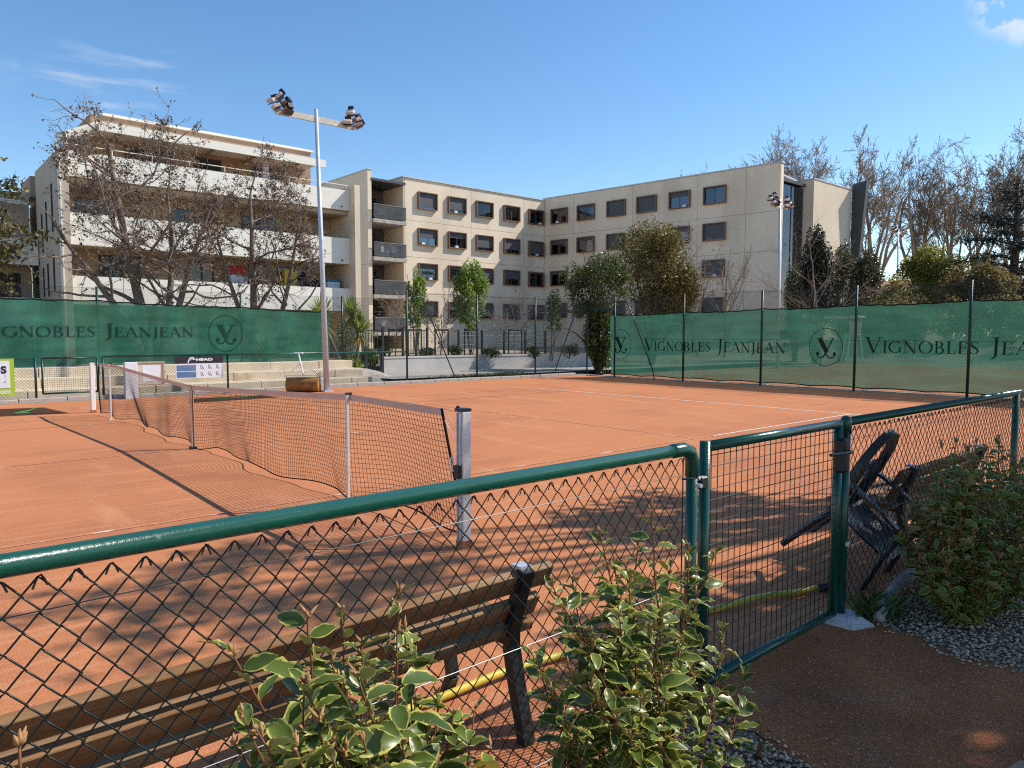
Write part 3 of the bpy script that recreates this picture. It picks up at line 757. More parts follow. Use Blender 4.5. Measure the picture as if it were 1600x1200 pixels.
mb.tube([ax * -.47, ax * -.465, ax * .465, ax * .47], [.19, .21, .21, .19], K)
mb.build('drum', mat('rusty_steel', (.34, .17, .05), .75, .25, 5, .1, 60, col2=(.20, .09, .035), c2s=4), t, 'auto')
for k in (-1, 1):
    MB().beam(ax * .5 * k, ax * .5 * k + Vector((0, 0, .25)), .03, .03).build('fork_arm', M['white'], t)
MB().beam(ax * -.51 + Vector((0, 0, .25)), ax * .51 + Vector((0, 0, .25)), .03, .03).build('crossbar', M['white'], t)
hd = pe * .25 + Vector((0, 0, .9)) - ax * .22
MB().tube([Vector((0, 0, .25)), hd], .022, 8).build('drawbar', M['white'], t)
MB().tube([hd - ax * .12, hd + ax * .12], .02, 8).build('handle', M['white'], t)
for k in (-1, 1): MB().tube([ax * .5 * k + Vector((0, 0, .25)), hd * .55 + Vector((0, 0, .11))], .010, 6).build('stay', M['white'], t)

M['lampglass'] = mat('lamp_housing_pale', (.55, .45, .40), .4, .1, 10)
M['lampside'] = mat('lamp_housing_copper', (.40, .20, .14), .45, .15, 10)
def lamp_post(base, top, arm, label, spread=1.22, h_arm=.28, rot=0.0, rb=.085, rt=.05):
    t_ = thing('floodlight_mast', label, 'floodlight', base, 'floodlight masts around the courts')
    top = Vector(top) - Vector(base); a = Vector((math.sin(rot), math.cos(rot), 0))
    MB().tube([(0, 0, -.1), top * .5, top], [rb, (rb + rt) / 2, rt], 14).build('mast', M['galv'], t_, True)
    MB().box((0, 0, .02), (.28, .28, .04)).build('base_plate', M['galv'], t_)
    c = top + Vector((0, 0, -h_arm))
    MB().beam(c - a * spread, c + a * spread, .06, .17).build('crossarm', mat('zinc_arm', (.52, .50, .42), .6, .2, 12), t_)
    for sgn in (-1, 1):
        e = c + a * spread * .9 * sgn
        for k, (du, dz, dx, yaw, pit) in enumerate(((-.15, .12, .1, .5, .5), (.18, .30, .0, -.4, .6), (-.2, .36, -.05, .9, .55), (.2, .06, .12, -.9, .5), (0, .52, 0, .1, .75))):
            if sgn > 0 and k == 2: continue
            f = thing  # noqa
            cc = e + a * du * 1.0 + Vector((dx, 0, dz * .8))
            Mx = Matrix.Rotation(rot + yaw + (0.6 if sgn > 0 else -.6), 4, 'Z') @ Matrix.Rotation(pit, 4, 'X')
            hd_ = MB().box(cc, (.25, .20, .10), M=Mx.to_3x3()).build('floodlight_head', M['lampside'] if k % 2 else M['lampglass'], t_, bevel=.02)
            MB().box(cc + Mx.to_3x3() @ Vector((0, 0, -.08)), (.24, .19, .02), M=Mx.to_3x3()).build('lamp_front', mat('lamp_lens', (.03, .03, .035), .15), hd_)
            MB().box(cc + Mx.to_3x3() @ Vector((0, .14, .03)), (.15, .10, .15), M=Mx.to_3x3()).build('gear_box', M['steelblack'], hd_)
        MB().tube([e, e + Vector((0, 0, .45))], .03, 6).build('bracket', M['steelblack'], t_)
    return t_
lamp_post((-8.44, 6.37, 0), (-9.0, 6.45, 8.12), None, 'tall galvanised floodlight mast beside the court roller')
lamp_post((-7.75, 30.5, 0), (-7.85, 30.5, 8.35), None, 'floodlight mast in front of the glass stairwell of the residence', .75, .35)
lamp_post((-13.7, 60.4, 2.4), (-13.8, 60.4, 10.4), None, 'most distant floodlight mast, among the bare plane trees', 1.0, .3)

# ---- umpire chair and cover on the second court
t = thing('umpire_chair', 'white umpire chair with canopy showing through the far windscreen', 'umpire chair', (-6.4, 35.8, 0))
for x in (-.45, .45):
    for y in (-.4, .4): MB().tube([(x, y, 0), (x * .6, y * .6, 1.7)], .03, 6).build('leg', M['white'], t)
for k in range(4): MB().beam((-.4 + k * .04, -.42 + k * .05, .3 + k * .33), (.4 - k * .04, -.42 + k * .05, .3 + k * .33), .05, .03).build('rung', M['white'], t)
MB().box((0, 0, 1.7), (.6, .55, .06)).build('seat', M['white'], t); MB().box((0, .26, 2.05), (.6, .05, .6)).build('backrest', M['white'], t)
MB().box((-.5, 0, 2.62), (1.9, .9, .12)).build('canopy', M['sheetwhite'], t, bevel=.04)
for x in (-.28, .28): MB().tube([(x, .26, 1.7), (x, .26, 2.6)], .02, 6).build('canopy_post', M['white'], t)
# ================================================================ FOREGROUND
FXN = 9.0
def chain_wires(par, y0, y1, ztop, zbot=.05, w_=.035, h_=.04):
    """each zigzag wire of the weave is an object; two shared meshes, hooked at the top"""
    r = .0024; out = []
    for kind in (0, 1):
        pts = []; n = int((ztop - zbot) / h_); k = 0
        z = ztop; side = kind
        # knuckle hooks over the neighbour and turns down again
        x_top = w_ if side else 0.0
        sg = 1 if side else -1
        pts += [(.004, x_top + sg * .013, z - .024), (.005, x_top + sg * .007, z - .008), (.003, x_top + sg * .002, z), (0, x_top - sg * .004, z - .004)]
        for i in range(1, n + 1):
            side = (kind + i) % 2; x = w_ if side else 0.0; sgn = 1 if side else -1
            zz = ztop - i * h_
            d = .0022 * (1 if (i + kind) % 2 else -1)
            pts += [(d * .2, x - sgn * .0045, zz + .0055), (d, x + sgn * .0012, zz), (-d, x - sgn * .0045, zz - .0055)]
        out.append(MB().tube(pts, r, 4, False))
    a = out[0].build('wire', M['wire'], par, True); b = out[1].build('wire', M['wire'], par, True)
    n = int(round((y1 - y0) / w_))
    for i in range(n):
        src = (a, b)[i % 2]
        o = src if i < 2 else dup(src, par)
        o.location = Vector((FXN - par.location.x + rng.normal(0, .0012), y0 + i * w_ - par.location.y + rng.normal(0, .0014), rng.normal(0, .0014)))
t = thing('front_fence', 'near green fence left of the gate, glossy rail over chain-link', 'fence', (FXN, -2.5, 0))
loc0(MB().tube([(FXN, -9, 1.157), (FXN, -.80, 1.157)], .026, 20).build('top_rail', M['green'], t, True), t)
loc0(MB().tube([(FXN, -.875, 1.157), (FXN, -.868, 1.157), (FXN, -.79, 1.157), (FXN, -.748, 1.140), (FXN, -.727, 1.100), (FXN, -.727, 1.035), (FXN, -.727, 1.03)], [.026, .0305, .0305, .032, .0305, .0305, .027], 18).build('elbow', M['green'], t, True), t)
post(t, FXN, -.727, 1.10, .0262, M['green'], 'end_post')
post(t, FXN, -4.3, 1.15, .0262, M['green'])
chain_wires(t, -5.01, -.80, 1.122)
for z, k in ((1.048, .0016), (.56, .0016), (.10, .0016)):
    loc0(MB().tube([(FXN + .004, -9, z), (FXN + .004, -6, z - .004), (FXN + .004, -.74, z)], k, 5).build('tension_wire', M['wirebright'] if z < 1 else M['wire'], t), t)
loc0(MB().tube([(FXN + .002, -.795, .05), (FXN + .002, -.795, 1.12)], .0028, 6).build('stretcher_bar', M['wire'], t), t)
for z in (1.03, .56): loc0(MB().tube([(FXN, -.80, z), (FXN + .02, -.76, z), (FXN + .02, -.73, z)], .005, 6).build('tie', M['wire'], t), t)
loc0(MB().tube([(FXN + .03, -.735, 1.0), (FXN + .055, -.735, 1.0)], .009, 8).build('bolt', M['galv'], t), t)

g = thing('front_gate', 'near green tube gate with welded wire grid and black latch', 'gate', (FXN, 0, 0))
GY0, GY1, GZ0, GZ1 = -.632, .655, .075, 1.152
for a, b in (((0, GY0, GZ0), (0, GY0, GZ1 + .025)), ((0, GY1, GZ0), (0, GY1, GZ1))): MB().tube([a, b], .0245, 16).build('stile', M['green'], g, True)
for z in (GZ0, GZ1): MB().tube([(0, GY0, z), (0, GY1, z)], .0245, 16).build('rail', M['green'], g, True)
wv = MB().tube([(0, 0, GZ0), (0, 0, GZ1)], .0022, 5).build('wire', M['wire'], g, loc=(0, GY0 + .05, 0))
for i in range(1, 24): dup(wv, g, (rng.normal(0, .001), GY0 + .05 + i * .0508, 0))
wv = MB().tube([(0, GY0, 0), (0, GY1, 0)], .0022, 5).build('wire', M['wire'], g, loc=(.004, 0, GZ0 + .07))
for i in range(1, 20): dup(wv, g, (.004, 0, GZ0 + .07 + i * .0508))
lt = MB().box((.045, GY1 - .055, .985), (.07, .06, .19)).build('latch_case', M['steelblack'], g, bevel=.014)
MB().tube([(.075, GY1 - .06, 1.01), (.105, GY1 - .06, 1.012), (.112, GY1 - .09, 1.014), (.10, GY1 - .30, 1.02)], .009, 8).build('lever', M['steelblack'], lt)
MB().box((.03, GY1 + .02, .99), (.02, .11, .014)).build('bolt', M['steelblack'], lt)
for z in (1.0, .22):
    MB().box((.012, GY0 - .035, z), (.03, .05, .055)).build('hinge', M['steelblack'], g, bevel=.006)
    MB().tube([(.012, GY0 - .07, z + .02), (.012, GY0 - .02, z + .02)], .009, 8).build('hinge_bolt', M['galv'], g)

t = thing('front_fence', 'near green fence right of the gate, chain-link in the shade', 'fence', (FXN, 3, 0))
loc0(MB().tube([(FXN, .745, 1.155), (FXN, 10, 1.155)], .0255, 16).build('top_rail', M['green'], t, True), t)
post(t, FXN, .745, 1.168, .0285, M['green'], 'gate_post')
loc0(MB().tube([(FXN, .745, 1.09), (FXN, .745, 1.165), (FXN, .745, 1.185), (FXN, .745, 1.192)], [.031, .031, .022, .004], 16).build('post_cap', M['green'], t, True), t)
for y in (4.0, 7.2): post(t, FXN, y, 1.16, .0262, M['green'])
loc0(MB().box((FXN + .022, .715, .99), (.012, .014, .22)).build('strike_plate', M['steelblack'], t), t)
loc0(MB().box((FXN + .031, .745, .46), (.004, .045, .02)).build('sticker', M['sheetwhite'], t), t)
chain_wires(t, .78, 7.1, 1.122)
for z in (1.048, .56, .10): loc0(MB().tube([(FXN + .004, .75, z), (FXN + .004, 9, z)], .0016, 5).build('tension_wire', M['wire'], t), t)
# concrete footing of the gate post
mb = MB(); mb.tube([(0, 0, -.02), (0, 0, .02), (0, 0, .05), (0, 0, .055)], [.14, .125, .075, .03], 11); 
for i, v in enumerate(mb.v): mb.v[i] = (v[0] * (1 + .25 * math.sin(i * 2.3)), v[1] * (1 + .2 * math.cos(i * 1.7)), v[2])
tag(mb.build('concrete_footing', mat('raw_concrete', (.55, .52, .50), .95, .2, 20, .2, 120, .8, 60), loc=(9.03, .75, 0)), 'lump of pale concrete at the foot of the right gate post', 'footing')
t = thing('border_log', 'pale weathered pipe lying on the gravel beside the gate post', 'pipe', (9.03, 1.1, .04))
MB().tube([(.14, -.24, -.005), (.10, -.08, .02), (.02, .35, .03), (-.03, .9, .03)], [.03, .036, .038, .038], 9).build('pipe', mat('weathered_pipe', (.38, .34, .30), .85, .25, 9, bump=.3), t, True)

# ---- benches
M['wood'] = mat('weathered_bench_wood', (.24, .125, .058), .75, .18, 3, .15, 25, .35, 30, stretch=(6, .6, 6), col2=(.30, .19, .10), c2s=2.2, c2lo=.5, c2hi=.7)
M['castiron'] = mat('black_cast_iron', (.010, .011, .013), .5, .2, 25, bump=.1, bs=90)
def bench(y0, y1, label, x0=8.575):
    t_ = thing('bench', label, 'bench', (x0, (y0 + y1) / 2, 0), 'wooden benches along the near fence'); cy = (y0 + y1) / 2
    def sl(c, d, name, tilt=0.0):
        Mx = Matrix.Rotation(tilt, 3, 'Y')
        MB().box((0, 0, 0), d).build(name, M['wood'], t_, bevel=.003).matrix_local = Matrix.Translation(c) @ Mx.to_4x4()
    L_ = y1 - y0
    sl((.115, 0, .655), (.036, L_, .098), 'back_slat', .47)
    sl((.07, -.02, .525), (.036, L_ - .03, .098), 'back_slat', .47)
    sl((.03, -.03, .437), (.10, L_ - .05, .036), 'seat_slat', .05); sl((-.09, -.03, .432), (.10, L_ - .05, .036), 'seat_slat', .02)
    sl((-.21, -.03, .43), (.10, L_ - .05, .036), 'seat_slat'); sl((-.33, -.03, .425), (.10, L_ - .05, .036), 'seat_slat', -.08)
    for s_ in (-1, 1):
        yy = s_ * (L_ / 2 - .17)
        mb_ = MB()
        prof = [(.165, .715), (.11, .56), (.075, .45), (.075, .38), (.11, .22), (.15, .08), (.17, 0)]
        for i in range(len(prof) - 1): mb_.beam((prof[i][0], yy, prof[i][1]), (prof[i + 1][0], yy, prof[i + 1][1]), .05, .055, (0, 1, 0))
        mb_.build('back_leg', M['castiron'], t_)
        mb_ = MB(); pr = [(.08, .40), (-.12, .395), (-.34, .385), (-.36, .25), (-.33, .1), (-.38, 0)]
        for i in range(len(pr) - 1): mb_.beam((pr[i][0], yy, pr[i][1]), (pr[i + 1][0], yy, pr[i + 1][1]), .045, .045, (0, 1, 0))
        mb_.build('front_leg', M['castiron'], t_)
        MB().box((.135, yy, .722), (.06, .055, .012)).build('bracket', M['galv'], t_)
bench(-3.45, -1.29, 'sunlit wooden bench behind the fence in the left foreground')
bench(1.95, 3.75, 'shaded wooden bench behind the fence at right, beyond the black chair', 8.72)

# ---- yellow hose
t = thing('garden_hose', 'yellow garden hose lying on the clay behind the gate and bench', 'hose', (8.4, 0, 0))
hp = [(8.22, -3.4), (8.2, -2.6), (8.22, -2.0), (8.26, -1.5), (8.28, -1.1), (8.33, -.6), (8.37, -.2), (8.42, .15), (8.49, .42), (8.57, .74), (8.64, .95), (8.70, 1.11)]
HP = []
for i in range(len(hp) - 1):
    for k in range(6):
        a = k / 6; p0 = hp[max(0, i - 1)]; p1, p2 = hp[i], hp[i + 1]; p3 = hp[min(len(hp) - 1, i + 2)]
        HP.append(tuple(.5 * ((2 * p1[q]) + (-p0[q] + p2[q]) * a + (2 * p0[q] - 5 * p1[q] + 4 * p2[q] - p3[q]) * a * a + (-p0[q] + 3 * p1[q] - 3 * p2[q] + p3[q]) * a ** 3) for q in (0, 1)))
loc0(MB().tube([(x, y, .024 + .015 * math.sin(i * .21) ** 2) for i, (x, y) in enumerate(HP)], .0185, 12).build('tube', mat('yellow_hose_rubber', (.62, .48, .05), .5, .12, 10), t, True), t)
loc0(MB().tube([(8.70, 1.11, .03), (8.725, 1.18, .03), (8.73, 1.2, .03)], [.026, .026, .015], 10).build('coupling', M['castiron'], t, True), t)

# ---- black plastic chair tipped forward against the fence
M['plastic'] = mat('black_plastic', (.016, .017, .021), .38, .1, 15)
ch = thing('plastic_chair', 'black plastic garden chair tipped forward onto the fence right of the gate', 'chair', (8.62, 1.62, -.02))
# local: x forward, y lateral, z up; seat rear edge at the origin
TM = Matrix.Translation((0.0, 0.0, .50)) @ Matrix.Rotation(R(4), 4, 'Z') @ Matrix.Rotation(R(35), 4, 'Y')
def chp(mb_, name, sm_=True, bev=0):
    o = mb_.build(name, M['plastic'], ch, sm_, bevel=bev); o.matrix_local = TM; return o
mb = MB(); NX_, NY_ = 10, 8
for sgn in (0, 1):
    for i in range(NX_ + 1):
        for j in range(NY_ + 1):
            u, v = i / NX_, j / NY_ * 2 - 1
            x = u * .44; hw = .21 + .03 * u
            z = -.035 * math.sin(u * 2.6) + .03 * v * v - (.05 * max(0, u - .8) / .2) - .012 * sgn
            mb.v.append((x, v * hw, z))
n1 = (NX_ + 1) * (NY_ + 1)
for sgn in (0, 1):
    for i in range(NX_):
        for j in range(NY_):
            k = sgn * n1 + i * (NY_ + 1) + j; mb.f.append((k, k + 1, k + NY_ + 2, k + NY_ + 1))
chp(mb, 'seat')
arch = [(.0, -.22, .0), (-.02, -.235, .17), (-.04, -.235, .34), (-.055, -.185, .47), (-.065, -.10, .55), (-.068, 0, .575), (-.065, .10, .55), (-.055, .185, .47), (-.04, .235, .34), (-.02, .235, .17), (.0, .22, 0)]
A_ = np.array(arch); AS = []
for i in range(len(arch) - 1):
    p0, p1, p2, p3 = A_[max(0, i - 1)], A_[i], A_[i + 1], A_[min(len(arch) - 1, i + 2)]
    for q in np.linspace(0, 1, 5)[:-1]:
        AS.append(.5 * (2 * p1 + (p2 - p0) * q + (2 * p0 - 5 * p1 + 4 * p2 - p3) * q * q + (3 * p1 - p0 - 3 * p2 + p3) * q ** 3))
AS.append(A_[-1]); mb = MB()
for i in range(len(AS) - 1): mb.beam(AS[i], AS[i] + (AS[i + 1] - AS[i]) * 1.06, .056, .05, (1, 0, 0))
chp(mb, 'back_frame', False)
for v in (-.15, -.07, .07, .15):
    chp(MB().tube([(0, v * 1.1, .0), (-.022, v * 1.1, .18), (-.04, v, .35)], .015, 6), 'back_slat')
chp(MB().beam((-.04, -.23, .33), (-.04, .23, .33), .02, .07), 'back_rail', False)
for s_ in (-1, 1):
    mb = MB(); aa = [(-.03, .235 * s_, .24), (.05, .265 * s_, .235), (.25, .27 * s_, .225), (.37, .265 * s_, .20), (.42, .255 * s_, .10), (.42, .25 * s_, -.02)]
    for i in range(len(aa) - 1): mb.beam(aa[i], aa[i + 1], .05, .02, (0, 0, 1) if i < 3 else (1, 0, 0))
    chp(mb, 'armrest', False)
    chp(MB().beam((.40, .235 * s_, .0), (.47, .26 * s_, -.43), .055, .035), 'leg', False, .004)
    chp(MB().beam((.0, .20 * s_, .0), (-.10, .24 * s_, -.43), .055, .035), 'leg', False, .004)

# ---- variegated shrubs
def varleaf():
    m_ = bpy.data.materials.new('variegated_leaf'); m_.use_nodes = True
    n = m_.node_tree; b = n.nodes['Principled BSDF']; out = n.nodes['Material Output']
    at = n.nodes.new('ShaderNodeAttribute'); at.attribute_name = 'edge'
    oi = n.nodes.new('ShaderNodeObjectInfo'); g_ = n.nodes.new('ShaderNodeNewGeometry')
    rnd = n.nodes.new('ShaderNodeMath'); rnd.operation = 'ADD'; n.links.new(oi.outputs['Random'], rnd.inputs[0]); n.links.new(g_.outputs['Random Per Island'], rnd.inputs[1])
    fr = n.nodes.new('ShaderNodeMath'); fr.operation = 'FRACT'; n.links.new(rnd.outputs[0], fr.inputs[0])
    tcn = n.nodes.new('ShaderNodeTexCoord'); z = n.nodes.new('ShaderNodeTexNoise'); z.inputs['Scale'].default_value = 55; z.inputs['Detail'].default_value = 2
    n.links.new(tcn.outputs['Object'], z.inputs['Vector'])
    s1 = n.nodes.new('ShaderNodeMath'); s1.operation = 'MULTIPLY_ADD'; s1.inputs[1].default_value = .9; n.links.new(z.outputs[0], s1.inputs[0]); n.links.new(at.outputs['Fac'], s1.inputs[2])
    mr = n.nodes.new('ShaderNodeMapRange'); mr.inputs[1].default_value = 1.03; mr.inputs[2].default_value = 1.12; n.links.new(s1.outputs[0], mr.inputs[0])
    gr = n.nodes.new('ShaderNodeMixRGB'); gr.inputs[1].default_value = (.060, .095, .015, 1); gr.inputs[2].default_value = (.15, .195, .030, 1); n.links.new(fr.outputs[0], gr.inputs[0])
    x = n.nodes.new('ShaderNodeMixRGB'); n.links.new(mr.outputs[0], x.inputs[0]); n.links.new(gr.outputs[0], x.inputs[1]); x.inputs[2].default_value = (.55, .50, .12, 1)
    gt = n.nodes.new('ShaderNodeMath'); gt.operation = 'GREATER_THAN'; gt.inputs[1].default_value = 2.0; n.links.new(fr.outputs[0], gt.inputs[0])
    x2 = n.nodes.new('ShaderNodeMixRGB'); n.links.new(gt.outputs[0], x2.inputs[0]); n.links.new(x.outputs[0], x2.inputs[1]); x2.inputs[2].default_value = (.42, .29, .045, 1)
    bk = n.nodes.new('ShaderNodeMixRGB'); n.links.new(g_.outputs['Backfacing'], bk.inputs[0]); n.links.new(x2.outputs[0], bk.inputs[1]); bk.inputs[2].default_value = (.30, .26, .11, 1)
    n.links.new(bk.outputs[0], b.inputs['Base Color']); b.inputs['Roughness'].default_value = .36; b.inputs['Specular IOR Level'].default_value = .4
    tr = n.nodes.new('ShaderNodeBsdfTranslucent'); n.links.new(x2.outputs[0], tr.inputs[0])
    mx = n.nodes.new('ShaderNodeMixShader'); mx.inputs[0].default_value = .22
    n.links.new(b.outputs[0], mx.inputs[1]); n.links.new(tr.outputs[0], mx.inputs[2]); n.links.new(mx.outputs[0], out.inputs[0])
    return m_
M['varleaf'] = varleaf()
M['stem'] = mat('red_brown_stem', (.20, .085, .04), .7, .2, 20)
M['bud'] = mat('tan_buds', (.38, .20, .09), .7, .2, 30)
def leaf_geo(r_, bend):
    V, F, E = [], [], []
    NS = 8; cols = (-1, -.72, 0, .72, 1)
    ph = r_.uniform(0, 6)
    for i in range(NS + 1):
        u = i / NS; hw = .25 * math.sin(math.pi * min(1, max(0.02, u ** .85))) ** .75 + .004
        for c in cols:
            wav = .055 * math.sin(u * 17 + ph + (1.5 if c > 0 else 0)) * (abs(c) > .9) * math.sin(math.pi * u)
            V.append((u, c * hw + wav * .3 * np.sign(c), .10 * abs(c) * hw / .235 * .9 + wav - bend * u * u + .02))
            E.append(0 if abs(c) < .5 else (.45 if abs(c) < .9 else 1.0) if 0 < i < NS else .9)
    for i in range(NS):
        for j in range(4):
            k = i * 5 + j; F.append((k, k + 5, k + 6, k + 1))
    return V, F, E
LEAVES = []
lr = np.random.default_rng(11)
for k in range(10):
    V, F, E = leaf_geo(lr, lr.uniform(-.05, .5))
    me = bpy.data.meshes.new('leaf'); me.from_pydata(V, [], F); me.update()
    at = me.attributes.new('edge', 'FLOAT', 'POINT'); at.data.foreach_set('value', np.array(E, dtype=np.float32))
    me.polygons.foreach_set('use_smooth', [True] * len(F)); me.materials.append(M['varleaf'])
    LEAVES.append((me, np.array(V), F, E))
YLEAF = LEAVES[1][0].copy(); YLEAF.materials.clear(); YLEAF.materials.append(leafmat('yellowed_leaf', (.34, .22, .03), (.46, .33, .06), .3, .5, 30, .2))
CAMP = np.array((10.83, -3.36, 1.64))
def shrub(label, stems, seed, lsize=.066, step=.036, group=None, nobj=300, bend=.5):
    """stems: list of (base xyz, top xyz)"""
    r_ = np.random.default_rng(seed)
    b0 = np.mean([s_[0] for s_ in stems], axis=0)
    t_ = thing('variegated_shrub', label, 'shrub', tuple(b0), group)
    place = []; mb_ = MB(); bud = MB()
    for a, b in stems:
        a, b = np.array(a, float), np.array(b, float); L_ = np.linalg.norm(b - a)
        mid = (a + b) / 2 + r_.normal(0, .05, 3) * L_; n = max(6, int(L_ / .04))
        tt = np.linspace(0, 1, n)[:, None]; P = (1 - tt) ** 2 * a + 2 * tt * (1 - tt) * mid + tt ** 2 * b
        P += np.cumsum(r_.normal(0, .0025, P.shape), 0)
        mb_.tube(P - b0, np.linspace(.0055, .0017, n), 5)
        for q in range(4):
            d = r_.normal(0, .005, 3) + np.array([0, 0, .009]); bud.tube([P[-1] - b0, P[-1] - b0 + d * .6, P[-1] - b0 + d * 1.5], [.0015, .0042, .0006], 4)
        s_ = .10 * L_ if L_ > .5 else .02; k = 0; an = r_.uniform(0, 6.28)
        while s_ < L_:
            i = min(n - 2, int(s_ / L_ * (n - 1))); p_ = P[i] + (P[i + 1] - P[i]) * ((s_ / L_ * (n - 1)) % 1)
            an += 2.4 + r_.normal(0, .35)
            tip = s_ / L_ > .93
            el = r_.normal(.15, .3) + (.5 if tip else 0)
            d = np.array([math.cos(an) * math.cos(el), math.sin(an) * math.cos(el), math.sin(el)])
            pet = .014 if not tip else .004
            place.append((p_ + d * pet, d, lsize * r_.uniform(.55, 1.3) * (.62 if tip else 1), r_.normal(0, .55), r_.integers(10)))
            mb_.tube([p_ - b0, p_ + d * (pet + .002) - b0], [.0013, .0011], 4, False)
            if r_.random() < .25:
                dd = d * .6 + np.array([0, 0, .8]); q0 = p_ - b0
                bud.tube([q0, q0 + dd * .012, q0 + dd * .02], [.0012, .0035, .0005], 4)
            s_ += step * r_.uniform(.6, 1.4)
    mb_.build('stems', M['stem'], t_, True); stuff(bud.build('bud_clusters', M['bud'], t_, True))
    place.sort(key=lambda q: np.linalg.norm(q[0] - CAMP) / q[2])
    JV, JF, JE = [], [], []
    for n_, (p_, d, sz, roll, kind) in enumerate(place):
        X = Vector(d).normalized(); Y = Vector((0, 0, 1)).cross(X)
        if Y.length < .05: Y = Vector((1, 0, 0))
        Y.normalize(); Z = X.cross(Y)
        c, s2 = math.cos(roll), math.sin(roll); Y, Z = Y * c + Z * s2, Z * c - Y * s2
        q = Matrix((X, Y, Z)).transposed().to_4x4(); q = Matrix.Translation(Vector(p_ - b0)) @ q @ Matrix.Scale(sz, 4)
        if n_ < nobj:
            o = bpy.data.objects.new('leaf', YLEAF if (n_ > 20 and r_.random() < .022) else LEAVES[kind][0]); COL.objects.link(o); o.parent = t_; o.matrix_local = q
        else:
            A = np.array(q); v = LEAVES[kind][1] @ A[:3, :3].T + A[:3, 3]; k = len(JV)
            JV.extend(v.tolist()); JF.extend([tuple(i + k for i in f) for f in LEAVES[kind][2]]); JE.extend(LEAVES[kind][3])
    if JV:
        me = bpy.data.meshes.new('foliage'); me.from_pydata(JV, [], JF); me.update()
        at = me.attributes.new('edge', 'FLOAT', 'POINT'); at.data.foreach_set('value', np.array(JE, dtype=np.float32))
        stuff(link('foliage', me, M['varleaf'], t_, True))
    return t_
def tops(lst, bx, by, br, seed, z0=0.0):
    r_ = np.random.default_rng(seed)
    return [((bx + r_.uniform(-br, br), by + r_.uniform(-br, br), z0), q) for q in lst]
def pix(px, py, X):
    """pixel of the photograph to the vertical plane at X, used to note stem tips"""
    d = rt * ((px - 800) / 1133.8) + up * ((600 - py) / 1133.8) + fw
    k = (X - 10.83) / d.x
    return (10.83 + d.x * k, -3.362 + d.y * k, 1.643 + d.z * k)
s1 = [pix(*a) for a in ((357, 1025, 9.72), (472, 962, 9.66), (468, 1050, 9.75), (540, 952, 9.55), (600, 930, 9.56), (612, 1005, 9.66), (560, 1080, 9.76), (425, 1130, 9.82), (650, 1075, 9.6), (700, 1065, 9.62), (735, 1120, 9.68), (505, 1130, 9.8), (660, 1130, 9.72), (480, 1090, 9.78), (530, 1030, 9.64), (575, 1010, 9.6), (640, 1010, 9.58), (700, 1120, 9.66), (450, 1180, 9.84), (560, 1170, 9.8), (620, 1180, 9.76), (680, 1190, 9.72), (760, 1170, 9.66), (400, 1090, 9.78), (510, 1180, 9.82), (385, 1160, 9.8), (590, 1150, 9.8), (10, 1180, 9.86), (40, 1195, 9.8))]
shrub('sunlit variegated shrub in the left foreground, in front of the bench', tops(s1[:-2], 9.68, -2.6, .13, 5), 21, .077, .0205, 'variegated shrubs planted along the near fence')
shrub('single variegated sprig poking up at the bottom left corner', tops([pix(30, 1190, 9.84)], 9.84, -3.1, .02, 6), 22, .085, .05, 'variegated shrubs planted along the near fence')
s2 = [pix(*a) for a in ((868, 905, 9.45), (930, 822, 9.42), (1022, 790, 9.40), (985, 905, 9.5), (1115, 868, 9.35), (1050, 880, 9.38), (1085, 930, 9.42), (905, 985, 9.5), (960, 960, 9.55), (1010, 985, 9.55), (1140, 985, 9.38), (1060, 1000, 9.5), (870, 1080, 9.5), (840, 1020, 9.46), (890, 1040, 9.5), (1030, 940, 9.42), (950, 1020, 9.5), (1120, 1040, 9.42), (1075, 860, 9.36), (1000, 860, 9.42), (880, 960, 9.44), (1160, 1050, 9.4), (985, 1150, 9.62), (1070, 1140, 9.55), (890, 1130, 9.56), (1030, 1040, 9.5), (930, 1080, 9.58), (1000, 1080, 9.6), (1080, 1070, 9.5), (1140, 1090, 9.45), (1100, 1010, 9.45), (900, 900, 9.4), (965, 850, 9.42), (1040, 1100, 9.55), (960, 1120, 9.6))]
shrub('tall variegated shrub in front of the fence corner left of the gate', tops(s2, 9.42, -1.55, .22, 8), 23, .068, .018, 'variegated shrubs planted along the near fence')
r_ = np.random.default_rng(9)
s3 = []
for k in range(110):
    a = r_.uniform(0, 6.28); q = r_.uniform(0, 1) ** .5
    s3.append(((9.46 + .10 * math.cos(a), 1.5 + .3 * math.sin(a), 0), (9.46 + .36 * q * math.cos(a), 1.5 + .80 * q * math.sin(a), 1.02 - .62 * q ** 2.2 + r_.normal(0, .05))))
shrub('dense variegated shrub in the shade at the right edge', s3, 24, .066, .021, 'variegated shrubs planted along the near fence')
shrub('tiny variegated seedling on the gravel edge at the bottom', [((9.42, -.86, 0), (9.40, -.83, .13)), ((9.42, -.86, 0), (9.44, -.83, .09))], 25, .05, .03, 'variegated shrubs planted along the near fence')
